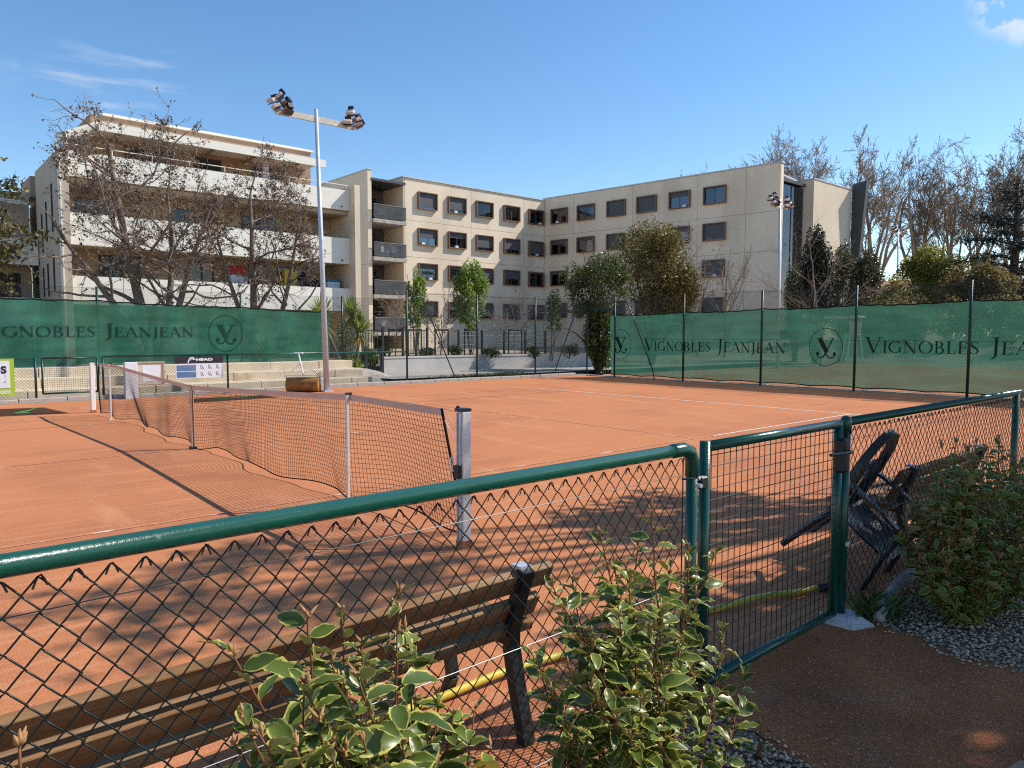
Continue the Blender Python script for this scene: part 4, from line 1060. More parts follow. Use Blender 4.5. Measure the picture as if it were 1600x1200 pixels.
# ================================================================ BUILDINGS
M['facade'] = mat('cream_precast_concrete', (.80, .665, .50), .88, .07, .5, .05, 12, .08, 20, col2=(.70, .57, .42), c2s=.35, stretch=(1, 1, .35))
M['facade_dk'] = mat('facade_core', (.36, .30, .22), .9, .1, 1)
M['brownframe'] = mat('brown_metal_frame', (.20, .105, .065), .5, .12, 3)
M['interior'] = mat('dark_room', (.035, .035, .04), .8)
M['blind'] = mat('dark_roller_blind', (.075, .075, .082), .6, .06, 3)
M['curtain'] = mat('pale_curtain', (.55, .58, .64), .9, .12, 6, stretch=(8, 8, .4))
M['glass'] = glassmat('window_glass')
M['coping'] = mat('zinc_coping', (.55, .55, .55), .5, .05, 2)
M['dkmetal'] = mat('dark_grey_metal', (.05, .052, .056), .5, .1, 4)
wr = np.random.default_rng(31)
WIN = {}
def win_meshes():
    W_, H_, D_, T_ = 1.85, 1.36, .24, .07
    mb_ = MB()   # local: x along the wall, y out of the wall, z up
    mb_.b2((-W_ / 2, 0, H_ / 2 - T_), (W_ / 2, D_, H_ / 2)).b2((-W_ / 2, 0, -H_ / 2), (W_ / 2, D_, -H_ / 2 + T_))
    mb_.b2((-W_ / 2, 0, -H_ / 2 + T_ + .001), (-W_ / 2 + T_, D_ - .002, H_ / 2 - T_ - .001)).b2((W_ / 2 - T_, 0, -H_ / 2 + T_ + .001), (W_ / 2, D_ - .002, H_ / 2 - T_ - .001))
    WIN['frame'] = mb_
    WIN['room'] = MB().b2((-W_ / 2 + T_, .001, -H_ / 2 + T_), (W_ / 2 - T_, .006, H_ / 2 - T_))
    WIN['pane'] = MB().b2((-W_ / 2 + T_, .040, -H_ / 2 + T_), (-.025, .045, H_ / 2 - T_)), MB().b2((.025, .040, -H_ / 2 + T_), (W_ / 2 - T_, .045, H_ / 2 - T_))
    WIN['mull'] = MB().b2((-.03, .03, -H_ / 2 + T_), (.03, .055, H_ / 2 - T_))
    WIN['blind'] = MB().b2((-W_ / 2 + T_ + .01, .060, -1.20), (W_ / 2 - T_ - .01, .075, 0))
    WIN['curt'] = MB()
    n = 22; c = WIN['curt']
    for i in range(n + 1):
        x = -.36 + .72 * i / n; y = .018 + .008 * math.sin(i * 1.7); c.v += [(x, y, -H_ / 2 + T_), (x, y, H_ / 2 - T_)]
    c.f += [(2 * i, 2 * i + 2, 2 * i + 3, 2 * i + 1) for i in range(n)]
win_meshes()
WSRC = {}
def window(par, P, rz, kind):
    """kind: (blind fraction, curtain sides)"""
    def get(key, mb_, m_):
        if key not in WSRC:
            me = bpy.data.meshes.new(key); me.from_pydata(mb_.v, [], mb_.f); me.update(); me.materials.append(m_); WSRC[key] = me
        return WSRC[key]
    o = bpy.data.objects.new('window', get('window', WIN['frame'], M['brownframe'])); COL.objects.link(o); o.parent = par; o.location = P; o.rotation_euler = (0, 0, rz)
    def ch_(name, key, mb_, m_, loc=(0, 0, 0), sc=(1, 1, 1)):
        q = bpy.data.objects.new(name, get(key, mb_, m_)); COL.objects.link(q); q.parent = o; q.location = loc; q.scale = sc
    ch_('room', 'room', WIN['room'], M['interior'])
    bl, cu = kind
    ch_('pane', 'pane', WIN['pane'][0], M['glass']); ch_('pane', 'pane2', WIN['pane'][1], M['glass']); ch_('mullion', 'mullion', WIN['mull'], M['dkmetal'])
    if bl > 0: ch_('roller_blind', 'blind', WIN['blind'], M['blind'], (0, 0, .61), (1, 1, bl))
    for s_ in cu: ch_('curtain', 'curtain', WIN['curt'], M['curtain'], (s_ * .43, 0, 0))
    if wr.random() < .35 and bl < .95:
        q = MB().box((wr.uniform(-.5, .5), .14, -.53), (.3, .12, .16)).build('sill_item', M['sheetwhite'], o)

# ---- residence with box windows: facade facing the court
b = thing('residence_wing', 'cream four-storey residence wing with rows of brown box windows and sunlit facade', 'building', (-44, 36, 2))
def pb(mb_, name, m_, bev=0): return loc0(mb_.build(name, m_, b, bevel=bev), b)
pb(MB().b2((-50, 28.45, -1), (-38.46, 56, 13.9)), 'core', M['facade_dk'])
zc = [-.4, 4.95, 7.85, 10.72, 14.0]; yc = [28.4, 35.02, 41.0, 43.55]
for i in range(4):
    for j in range(3):
        pb(MB().b2((-38.6, yc[j] + .012, zc[i] + .012), (-38.4, yc[j + 1] - .012, zc[i + 1] - .012)), 'panel', M['facade'])
for i in range(4): pb(MB().b2((-46, 28.28, zc[i] + .012), (-38.42, 28.45, zc[i + 1] - .012)), 'panel', M['facade'])
pb(MB().b2((-50, 28.2, 14.0), (-38.3, 43.8, 14.08)), 'coping', M['coping'])
kinds = [[(.85, ()), (.8, ()), (.1, (1,)), (.1, (1,)), (.05, (1,))], [(.55, (1,)), (.35, (1,)), (.8, ()), (.75, ()), (.9, ())], [(.35, (1, -1)), (.2, (1,)), (.8, ()), (.6, ()), (.1, (1, -1))], [(.9, ()), (.5, (1,)), (.9, ()), (.9, ()), (.9, ())]]
for r_i, z in enumerate((12.36, 9.5, 6.72, 3.72)):
    for c_i, y in enumerate((30.5, 33.46, 36.4, 39.5, 42.45)):
        # rotation so that local x runs along +Y reversed and local y points to +X
        window(b, Vector((-38.4, y, z)) - b.location, R(-90), kinds[r_i][c_i])
# recessed balconies at the left end
pb(MB().b2((-44, 25.3, 0), (-41.4, 28.3, 13.3)), 'recess_wall', mat('recess_wall', (.15, .13, .11), .9, .08, 1))  # shade inside the recess is put into this dark wall colour
pb(MB().b2((-44, 25.25, 13.32), (-38.1, 28.3, 13.5)), 'canopy', M['dkmetal'])
pb(MB().b2((-48, 24.95, 0), (-38.15, 25.28, 7.0)), 'fin_wall', M['facade']); pb(MB().b2((-48, 24.95, 7.02), (-38.15, 25.28, 14.05)), 'fin_wall', M['facade'])
pb(MB().b2((-48, 24.9, 14.06), (-38.1, 25.33, 14.12)), 'coping', M['coping'])
M['balglass'] = fabricmat('smoked_balcony_panel', (.17, .18, .19), .55, .3)
for k in range(4):
    z = 10.45 - k * 2.86
    s_ = pb(MB().b2((-41.4, 25.3, z - .28), (-37.9, 28.25, z)), 'balcony_slab', M['concrete'])
    if k < 3 or True:
        pb(MB().b2((-37.93, 25.32, z + .05), (-37.90, 28.2, z + 1.05)), 'balcony_glass', M['balglass'])
        pb(MB().b2((-41.0, 28.16, z + .05), (-37.94, 28.19, z + 1.05)), 'balcony_glass', M['balglass'])
        pb(MB().tube([(-37.92, 25.32, z + 1.08), (-37.92, 28.2, z + 1.08), (-41, 28.2, z + 1.08)], .03, 6), 'handrail', M['dkmetal'])
        d_ = pb(MB().b2((-41.42, 25.9, z + .02), (-41.36, 27.6, z + 2.2)), 'door', M['interior'])
        loc0(MB().b2((-41.35, 25.95, z + .05), (-41.34, 27.55, z + 2.15)).build('pane', M['glass'], d_), d_).location = (0, 0, 0)
def garden_chair(P, rz, label, m_):
    t_ = thing('balcony_chair', label, 'chair', P, 'chairs on the residence balconies', rz)
    MB().box((0, 0, .43), (.45, .45, .05)).build('seat', m_, t_); MB().box((0, .21, .68), (.45, .05, .5)).build('backrest', m_, t_)
    for x in (-.2, .2):
        MB().tube([(x, -.2, .65), (x, .2, .65)], .02, 6).build('armrest', m_, t_)
        for y in (-.2, .2): MB().tube([(x, y, 0), (x, y, .65 if y < 0 else .43)], .02, 6).build('leg', m_, t_)
garden_chair((-38.5, 26.6, 7.6), R(120), 'white chair on the middle recessed balcony of the residence', M['sheetwhite'])
garden_chair((-38.6, 27.6, 7.6), R(70), 'second white chair, nearer the facade, on the middle recessed balcony', M['sheetwhite'])
garden_chair((-38.6, 26.7, 1.9), R(100), 'white chair behind glass on the ground-floor terrace of the residence', M['sheetwhite'])
garden_chair((-38.6, 26.6, 10.46), R(100), 'dark chair on the topmost recessed balcony of the residence', M['dkmetal'])

# ---- right wing, facade in its own shade
ang = math.atan2(.132, .991)
b = thing('residence_wing', 'cream residence wing running to the right, its window facade in shade', 'building', (-38.46, 43.6, 2), None, ang)
def pr(mb_, name, m_, bev=0):
    return mb_.build(name, m_, b, bevel=bev)      # local: x along the facade, -y towards the camera, z from 2 m
LW = 22.0
pr(MB().b2((-.2, .06, -3), (LW - 1.7, 9, 11.95)), 'core', M['facade_dk']); pr(MB().b2((LW - 1.7, .165, -3), (LW - .23, .5, 12.0)), 'core', M['facade_dk'])
xc = [.0, 3.35, 9.5, 15.45, 19.4, LW]; zr = [z - 2 for z in (-.2, 4.95, 7.85, 10.72, 14.15)]
for i in range(4):
    for j in range(5):
        pr(MB().b2((xc[j] + .012, 0, zr[i] + .012), (xc[j + 1] - .012, .16, zr[i + 1] - .012)), 'panel', M['facade'])
for i in range(4): pr(MB().b2((LW - .22, .17, zr[i] + .012), (LW - .001, .52, zr[i + 1] - .012)), 'panel', M['facade'])
pr(MB().b2((-.2, -.06, 12.15), (LW - 1.5, 9, 12.24)), 'coping', M['coping']); pr(MB().b2((LW - 1.5, -.06, 12.15), (LW + .06, .6, 12.24)), 'coping', M['coping'])
kinds = [[(.1, (1,)), (.15, (1, -1)), (1, ()), (.95, ()), (.3, (1, -1)), (.05, (-1,))], [(.3, ()), (.2, (1,)), (.95, ()), (.9, ()), (.3, (1, -1)), (.95, ())], [(.2, (1, -1)), (.9, ()), (.9, ()), (.9, ()), (.9, ()), (.9, ())], [(.9, ())] * 6]
for r_i, z in enumerate((12.42, 9.62, 6.8, 3.9)):
    for c_i, x in enumerate((1.85, 4.8, 7.96, 10.92, 13.93, 16.93)):
        window(b, (x, 0, z - 2), R(180), kinds[r_i][c_i])

# ---- glazed stairwell and end block
b = thing('stair_block', 'glazed stairwell and cream end block with dark slanted slab beyond the shaded wing', 'building', (-17, 50, 2))
pb(MB().b2((-22, 47.0, 1), (-17.3, 50.55, 12.9)), 'stair_core', mat('stairwell_inside', (.06, .065, .07), .8, .3, 1))
M['stairglass'] = glassmat('stair_glass', (.5, .55, .6), .6)
for k in range(2): pb(MB().b2((-17.02, 46.95 + k * 1.8, 2), (-17.0, 48.7 + k * 1.8, 12.8)), 'glass_panel', M['stairglass'])
for z in (4.6, 7.3, 10.1): pb(MB().b2((-17.25, 46.9, z), (-17.06, 50.5, z + .3)), 'floor_edge', M['render'])
pb(MB().b2((-17.0, 48.68, 2), (-16.95, 48.73, 12.8)), 'mullion', M['dkmetal'])
pb(MB().b2((-23, 46.8, 12.95), (-16.8, 50.5, 13.15)), 'roof_slab', M['dkmetal'])
pb(MB().b2((-24, 50.6, 1), (-16.2, 57, 13.45)), 'end_block', M['facade'])
pb(MB().b2((-24, 50.55, 13.46), (-16.15, 57, 13.54)), 'coping', M['coping'])
mb = MB(); mb.prism([(-16.2, 1), (-16.0, 1), (-15.05, 14.1), (-16.2, 13.9)], 1, 57.05, 57.5)
pb(mb, 'dark_slab', M['dkmetal'])

# ---- balcony building on the left
M['parapet'] = mat('white_render', (.84, .79, .68), .88, .05, .6, .03, 20, col2=(.77, .71, .59), c2s=.6, c2lo=.5, c2hi=.75)
M['tan'] = mat('tan_render', (.42, .285, .19), .9, .08, .6)
M['beige'] = mat('beige_render', (.50, .385, .265), .9, .07, .7)
M['gable'] = mat('grey_beige_gable', (.50, .42, .325), .9, .08, .5)
b = thing('balcony_building', 'apartment building with long white balconies and set-back penthouse at left', 'building', (-28, 9.5, 0))
pb(MB().b2((-36, 3.1, -.5), (-27.6, 16.5, 8.4)), 'wall', M['beige'])
pb(MB().b2((-31.4, 2.75, -.5), (-25.05, 3.04, 9.5)), 'gable_wall', M['gable'])
pb(MB().b2((-25.5, 2.70, -.5), (-25.0, 2.748, 9.56)), 'gable_edge', M['parapet'])
for z0, z1 in ((8.42, 9.5), (5.52, 6.9), (2.95, 4.18)):
    pb(MB().b2((-25.6, 3.06, z0), (-25.4, 16.45, z1)), 'balcony_parapet', M['parapet'])
    pb(MB().b2((-27.59, 3.06, z0 + .003), (-25.61, 16.45, z0 + .22)), 'balcony_floor', M['beige'])
    pb(MB().tube([(-25.41, 15.95, z0 + .18), (-25.33, 15.95, z0 + .18)], .04, 8), 'drain_spout', M['dkmetal'])
pb(MB().b2((-27.58, 3.06, 8.2), (-25.62, 16.45, 8.40)), 'soffit', M['beige'])
pb(MB().b2((-34, 16.46, -.5), (-24.85, 16.78, 9.75)), 'end_fin', M['facade'])
# doors on the balconies
M['doorglass'] = mat('dark_door_glass', (.02, .028, .04), .06, spec=.7)
for z, lst in ((5.75, ((3.7, 5.4), (7.8, 9.0), (11.3, 13.2))), (3.2, ((4.6, 6.4), (8.6, 9.8), (11.6, 12.6), (13.2, 15.2))), (.3, ((5, 7), (9, 11), (13, 15)))):
    for y0, y1 in lst:
        d_ = pb(MB().b2((-27.62, y0, z), (-27.56, y1, z + 2.15)), 'balcony_door', M['dkmetal'])
        for k in range(2):
            ya, yb = y0 + .06 + k * (y1 - y0) / 2, y0 - .06 + (k + 1) * (y1 - y0) / 2
            q = MB().b2((-27.555, ya, z + .08), (-27.545, yb, z + 2.07)).build('pane', M['doorglass'], d_)
# penthouse
pb(MB().b2((-35, 4.6, 8.5), (-28.3, 15.6, 11.95)), 'penthouse_wall', M['tan'])
pb(MB().b2((-35.1, 5.1, 11.951), (-28.2, 15.75, 12.07)), 'roof_coping', M['parapet'])
pb(MB().b2((-28.29, 4.45, 10.94), (-25.96, 15.3, 11.02)), 'canopy', M['parapet'])
pb(MB().b2((-25.95, 4.45, 10.66), (-25.88, 15.32, 11.05)), 'canopy_fascia', M['parapet'])
for y in (5.5, 7.6, 9.7, 11.8, 14.2): pb(MB().beam((-26.0, y, 10.88), (-28.28, y, 10.80), .07, .12), 'canopy_bracket', M['tan'])
for y0, y1 in ((6.0, 8.2), (9.2, 10.6), (12.2, 14.0)):
    d_ = pb(MB().b2((-28.32, y0, 8.7), (-28.26, y1, 10.7)), 'penthouse_door', M['dkmetal'])
    MB().b2((-28.255, y0 + .06, 8.78), (-28.245, y1 - .06, 10.62)).build('pane', M['doorglass'], d_)
for k in range(9): pb(MB().beam((-25.9 - k * .27, 3.15, 10.35), (-25.9 - k * .27, 4.42, 11.0), .04, .10), 'pergola_slat', M['parapet'])
pb(MB().beam((-25.9, 3.15, 10.3), (-28.2, 3.15, 10.3), .06, .08), 'pergola_beam', M['parapet'])
for x in (-25.9, -28.1): pb(MB().tube([(x, 3.15, 9.0), (x, 3.15, 10.3)], .035, 8), 'pergola_post', M['parapet'])
pb(MB().tube([(-25.5, 3.0, 9.78), (-25.5, 16.4, 9.78)], .022, 6), 'handrail', M['parapet'])
for k in range(9): pb(MB().tube([(-25.5, 3.2 + k * 1.64, 9.48), (-25.5, 3.2 + k * 1.64, 9.78)], .018, 6), 'rail_post', M['parapet'])
for x, z0, z1 in ((-27.2, 6.2, 8.3), (-28.7, 5.9, 7.7), (-29.9, 5.5, 7.3), (-27.3, 3.6, 5.2), (-28.8, 3.4, 4.9), (-30, 3.4, 4.8)):
    pb(MB().b2((x - .12, 2.72, z0), (x + .12, 2.747, z1)), 'slit_window', M['interior'])
# lower wing set back to the left of the gable
b = thing('side_wing', 'lower white-parapet wing with pergola seen left of the apartment gable', 'building', (-32, -2, 0))
pb(MB().b2((-40, -14, -.5), (-33.2, 2.7, 8.6)), 'wall', M['gable'])
pb(MB().b2((-33.15, -14, 5.0), (-31.2, 2.68, 5.2)), 'balcony_floor', M['beige']); pb(MB().b2((-31.2, -14, 4.98), (-31.0, 2.69, 6.2)), 'balcony_parapet', M['parapet'])
pb(MB().b2((-33.15, -14, 2.2), (-31.2, 2.68, 2.4)), 'balcony_floor', M['beige']); pb(MB().b2((-31.2, -14, 2.0), (-31.0, 2.69, 3.4)), 'balcony_parapet', M['parapet'])
pb(MB().b2((-40, -14, 8.61), (-33.0, 2.4, 8.7)), 'coping', M['dkmetal']); pb(MB().b2((-39, -8, 8.7), (-35, 2.1, 9.0)), 'roof_box', M['parapet'])
pb(MB().b2((-37, 2.9, 8.7), (-33.9, 3.5, 9.75)), 'chimney', M['tan'])
for k in range(7): pb(MB().beam((-31.1, 2.3 - k * .3, 7.9), (-33.1, 2.3 - k * .3, 8.2), .05, .1), 'pergola_slat', M['parapet'])
for k in range(4): pb(MB().beam((-31.2 - k * .55, 2.45, 8.02 + k * .08), (-31.2 - k * .55, .3, 8.02 + k * .08), .05, .05), 'pergola_beam', M['parapet'])
for y0, y1, z in ((.2, 1.6, 6.2), (-3, -1, 6.2), (-.5, 2.2, 3.4)):
    d_ = pb(MB().b2((-33.22, y0, z - .9), (-33.16, y1, z + 1.3)), 'balcony_door', M['dkmetal']); MB().b2((-33.15, y0 + .06, z - .85), (-33.14, y1 - .06, z + 1.2)).build('pane', M['doorglass'], d_)

# ---- things on the balconies
t = thing('storage_cabinet', 'grey white cabinet with red cover on the lowest balcony', 'cabinet', (-26.6, 10.6, 3.18))
MB().box((0, 0, .75), (.6, .95, 1.5)).build('body', mat('pale_grey_cabinet', (.5, .53, .58), .5, .08, 4), t, bevel=.02)
MB().box((0, 0, 1.72), (.66, 1.0, .42)).build('cover', mat('red_cover', (.42, .03, .03), .7, .2, 5), t, bevel=.08)
t = thing('wall_cabinet', 'yellow cabinet standing on the lowest balcony', 'cabinet', (-26.7, 13.5, 3.18))
MB().box((0, 0, 1.0), (.4, .72, 1.9)).build('body', mat('yellow_panel', (.55, .40, .03), .5, .06, 4), t, bevel=.02)
MB().box((.21, 0, 1.3), (.02, .05, .18)).build('handle', M['dkmetal'], t)
t = thing('bicycle_cover', 'dark covered heap next to the yellow cabinet on the lowest balcony', 'covered heap', (-26.6, 14.5, 3.18))
mb = MB(); mb.tube([(-.2, -.6, 0), (-.2, -.6, .9), (-.15, -.1, 1.5), (-.15, .45, 1.2), (-.1, .7, .4)], [.3, .35, .42, .4, .25], 10); mb.build('cover', mat('black_cover', (.015, .016, .02), .6, .3, 5), t, True)
t = thing('washing_box', 'white box with blue lid at the right end of the lowest balcony', 'box', (-26.4, 15.8, 3.18))
MB().box((0, 0, .7), (.6, .75, 1.35)).build('body', M['sheetwhite'], t, bevel=.02); MB().box((0, 0, 1.45), (.64, .8, .14)).build('lid', mat('blue_lid', (.05, .2, .33), .5), t, bevel=.03)
t = thing('plant_stand', 'white slatted stand on the lowest balcony behind the right gnarled tree', 'stand', (-26.3, 11.55, 3.18))
for k in range(4): MB().box((0, 0, .5 + k * .28), (.3, .35, .12)).build('shelf', M['sheetwhite'], t)
for y in (-.16, .16): MB().box((0, y, .75), (.05, .04, 1.5)).build('upright', M['sheetwhite'], t)
t = thing('parasol', 'closed white parasol on the top terrace of the balcony building', 'parasol', (-26.7, 12.3, 8.65))
MB().tube([(0, 0, 0), (0, 0, 2.35)], .025, 8).build('pole', M['galv'], t)
mb = MB(); mb.tube([(0, 0, .75), (0, 0, 1.3), (0, 0, 1.9), (0, 0, 2.3)], [.2, .17, .1, .03], 12)
for i, v in enumerate(mb.v): mb.v[i] = (v[0] * (1 + .25 * (i % 2)), v[1] * (1 + .25 * (i % 2)), v[2])
mb.build('canopy', M['sheetwhite'], t)
t = thing('sunshade_stand', 'brown folded sunshade leaning on the penthouse wall', 'sunshade', (-26.8, 10.6, 8.65))
MB().tube([(0, 0, 0), (0, .3, 1.9)], .03, 8).build('pole', M['brownframe'], t); MB().tube([(0, .1, .7), (0, .2, 1.3), (0, .3, 1.95)], [.16, .13, .03], 9).build('cloth', M['brownframe'], t)

# ---- tiled roof house far right
b = thing('tiled_house', 'small house with pale red tiled roof between the trunks at far right', 'house', (-14, 61, 2.4))
pb(MB().b2((-19, 60, 1), (-11.5, 66, 5.0)), 'wall', M['beige'])
M['tile'] = mat('roof_tiles', (.48, .29, .21), .9, .2, 5)
for k in range(14):
    x = -19.3 + k * .58
    pb(MB().tube([(x, 59.6, 4.95), (x, 63, 6.35)], .22, 6, False), 'tile_row', M['tile'])
pb(MB().add([(-19.6, 59.6, 4.9), (-11.2, 59.6, 4.9), (-11.2, 63, 6.3), (-19.6, 63, 6.3)], [(0, 1, 2, 3)]).add([(-19.6, 66.4, 4.9), (-11.2, 66.4, 4.9), (-11.2, 63, 6.3), (-19.6, 63, 6.3)], [(3, 2, 1, 0)]), 'roof', M['tile'])
# ================================================================ VEGETATION
def grow(r_, P, D, L, rad, depth, out, tips, prm):
    """recursive branch: polyline with wobble, children along it"""
    n = prm['seg'][min(depth, len(prm['seg']) - 1)]
    wob = prm['wob'][min(depth, len(prm['wob']) - 1)]
    pts = [np.array(P, float)]; d = np.array(D, float); d /= np.linalg.norm(d); ds = [d]
    for i in range(n):
        d = d + r_.normal(0, wob, 3) + np.array([0, 0, prm['up'][min(depth, len(prm['up']) - 1)]])
        d /= np.linalg.norm(d); pts.append(pts[-1] + d * L / n); ds.append(d)
        if 'ell' in prm and i >= 1:
            q = (pts[-1] - prm['ell'][0]) / prm['ell'][1]
            if q @ q > 1.0 and pts[-1][2] > prm['ell'][0][2] - prm['ell'][1][2] * .6: break
    n = len(pts) - 1
    r1 = rad * prm['taper'][min(depth, len(prm['taper']) - 1)]
    rr = np.linspace(rad, max(r1, prm['rmin']), n + 1)
    out.append((np.array(pts), rr, 7 if depth == 0 else 5 if depth == 1 else 3))
    if depth >= prm['max']:
        tips.extend(pts[1:]); return
    if 'ell' in prm and depth > 0:
        q = (pts[0] - prm['ell'][0]) / prm['ell'][1]
        if q @ q > .92: tips.extend(pts[1:]); return
    k = prm['kids'][min(depth, len(prm['kids']) - 1)]
    k = max(1, int(round(k * r_.uniform(.75, 1.25))))
    st = prm['start'][min(depth, len(prm['start']) - 1)]
    for c in range(k):
        t = st + (1 - st) * (c + r_.uniform(.1, .9)) / k
        if c == k - 1: t = 1.0
        f = t * n; i = min(n - 1, int(f)); p = pts[i] + (pts[i + 1] - pts[i]) * (f - i); dd = ds[i]
        a = np.cross(dd, r_.normal(0, 1, 3)); a /= np.linalg.norm(a) + 1e-9
        ang = R(prm['ang'][min(depth, len(prm['ang']) - 1)]) * r_.uniform(.6, 1.3) * (.45 if c == k - 1 else 1)
        nd = dd * math.cos(ang) + a * math.sin(ang)
        ratio = prm['len'][min(depth, len(prm['len']) - 1)] * r_.uniform(.7, 1.2) * (1.15 - .35 * t)
        ra = max(prm['rmin'], (rad + (r1 - rad) * t) * prm['rr'] * (1.25 if c == k - 1 else 1))
        grow(r_, p, nd, L * ratio, ra, depth + 1, out, tips, prm)
def tubes(branches, name, m_, par):
    mb_ = MB()
    for p, rr, k in branches: mb_.tube(p, rr, k, False)
    me = bpy.data.meshes.new(name); me.from_pydata(mb_.v, [], mb_.f); me.update()
    return link(name, me, m_, par, True)
def leafcloud(name, P, size, r_, m_, par, aspect=.55, flat=0.0, k=4):
    """one leaf-sized face per point, randomly turned"""
    n = len(P)
    D = r_.normal(0, 1, (n, 3)); D[:, 2] *= (1 - flat); D /= np.linalg.norm(D, axis=1)[:, None]
    B = np.cross(D, r_.normal(0, 1, (n, 3))); B /= np.linalg.norm(B, axis=1)[:, None] + 1e-9
    s_ = size * r_.uniform(.6, 1.35, (n, 1))
    C = np.cross(D, B) * s_ * .12
    V = np.stack([P - D * s_ * .5, P + B * s_ * aspect * .5 + C, P + D * s_ * .5, P - B * s_ * aspect * .5 + C], 1).reshape(-1, 3)
    me = quads_mesh(name, V, 4)
    return link(name, me, m_, par)
def blob(r_, c, rad, n, hollow=.55, lumps=14, lump=.35):
    """points in an uneven crown: many lumps on an ellipsoid shell"""
    c = np.array(c); rad = np.array(rad)
    out = []
    for i in range(lumps):
        d = r_.normal(0, 1, 3); d /= np.linalg.norm(d); d[2] = abs(d[2]) if r_.random() < .35 else d[2]
        cc = c + d * rad * r_.uniform(hollow, 1 - lump * .6)
        k = int(n / lumps * r_.uniform(.5, 1.5)); q = r_.normal(0, 1, (k, 3)); q /= np.linalg.norm(q, axis=1)[:, None]
        out.append(cc + q * (r_.uniform(.15, 1, (k, 1)) ** .5) * rad * lump * r_.uniform(.7, 1.35))
    return np.concatenate(out)

M['bark_grey'] = mat('grey_bark', (.21, .165, .125), .9, .25, 3, .2, 15, .5, 12)
M['bark_plane'] = mat('plane_bark', (.28, .22, .165), .9, .3, 1.2, .2, 10)
M['bark_dark'] = mat('dark_bark', (.10, .072, .052), .9, .25, 3, .2, 15, .5, 12)
M['dryleaf'] = leafmat('dry_brown_leaves', (.12, .085, .06), (.27, .19, .13), .2, .7, 1.2, .35, .2)
M['budleaf'] = leafmat('plane_buds', (.22, .155, .09), (.36, .26, .14), .3, .7, .3, .3, .2)
M['lime'] = leafmat('spring_green_leaves', (.16, .25, .035), (.32, .40, .08), .45, .5, 1.0, .3)
M['oak'] = leafmat('holm_oak_leaves', (.04, .07, .018), (.14, .155, .04), .3, .4, .8, .4)
M['oakbrown'] = leafmat('bronze_green_leaves', (.075, .08, .02), (.25, .19, .05), .35, .45, .8, .4)
M['cypress'] = leafmat('dark_evergreen_leaves', (.008, .016, .007), (.03, .045, .016), .1, .5, .9, .4)
M['ivy'] = leafmat('ivy_leaves', (.045, .065, .02), (.15, .15, .06), .2, .35, .9, .45)
M['yellowgreen'] = leafmat('yellow_green_leaves', (.18, .18, .03), (.38, .33, .07), .55, .5, .25, .35)
M['olive'] = leafmat('olive_brown_leaves', (.12, .105, .033), (.27, .20, .075), .5, .5, .4, .4)
M['cedar'] = leafmat('cedar_needles', (.006, .011, .009), (.022, .030, .02), .05, .6, .4, .4)
M['shrubgreen'] = leafmat('garden_shrub_leaves', (.03, .06, .015), (.10, .15, .04), .3, .45, 1.5, .35)
M['pine'] = leafmat('tree_leaves', (.03, .055, .015), (.07, .10, .03), .2, .5, 1, .3)

# ---- two gnarled trees with brown pods in front of the balconies
gp = dict(max=4, seg=(9, 7, 6, 5, 4), wob=(.06, .16, .22, .26, .3), up=(.035, .05, .03, .02, .02), taper=(.28, .4, .4, .4, .4), rmin=.007, kids=(9, 6, 5, 4), start=(.30, .2, .15, .1), ang=(62, 55, 55, 58), len=(.46, .55, .52, .5), rr=.5)
def gnarled(label, base, H, rad, seed, lean, n_leaf, ell, group='gnarled trees in front of the balconies'):
    r_ = np.random.default_rng(seed)
    t_ = thing('gnarled_tree', label, 'tree', base, group)
    br, tips = [], []
    for k, (d, l_) in enumerate(lean): grow(r_, (0.12 * (k - .5), .1 * (k - .5), -.2), d, H * .80 * l_, rad * (1 if k == 0 else .75), 0, br, tips, dict(gp, ell=(np.array(ell[0]), np.array(ell[1]))))
    tubes(br, 'trunk', M['bark_grey'], t_)
    T = np.array(tips); T = T[T[:, 2] > 1.2]
    cl = T[r_.integers(0, len(T), n_leaf // 3)]
    P = np.repeat(cl, 3, 0) + r_.normal(0, .05, (len(cl) * 3, 3))
    leafcloud('pods', P, .095, r_, M['dryleaf'], t_, .6)
    print(label, len(br), T.min(0), T.max(0))
    return t_
gnarled('gnarled tree with brown pods, larger of two in front of the balconies', (-17.2, 3.95, .3), 9.6, .22, 41, (((.05, -.02, 1), 1.05), ((0, .42, 1), .85), ((.1, -.55, 1), .8), ((-.2, .15, 1), .9)), 8000, ((0, -.2, 6.2), (2.4, 2.7, 3.9)))
gnarled('gnarled tree with brown pods, nearer the lamp post', (-17.2, 7.85, .3), 9.0, .19, 44, (((.05, -.10, 1), .95), ((.1, .36, 1), .9), ((-.1, -.35, 1), .75)), 6500, ((0, .3, 5.4), (2.0, 2.4, 3.3)))
t = thing('leafy_tree', 'leafy tree cut off by the left edge in front of the side wing', 'tree', (-17.5, -1.7, .3))
r_ = np.random.default_rng(46); br, tips = [], []
grow(r_, (0, 0, -.2), (0, .02, 1), 6.0, .15, 0, br, tips, gp); tubes(br, 'trunk', M['bark_dark'], t)
T = np.array(tips); P = np.repeat(T[r_.integers(0, len(T), 1700)], 3, 0) + r_.normal(0, .08, (5100, 3)); leafcloud('crown', P, .15, r_, M['oakbrown'], t, .6)

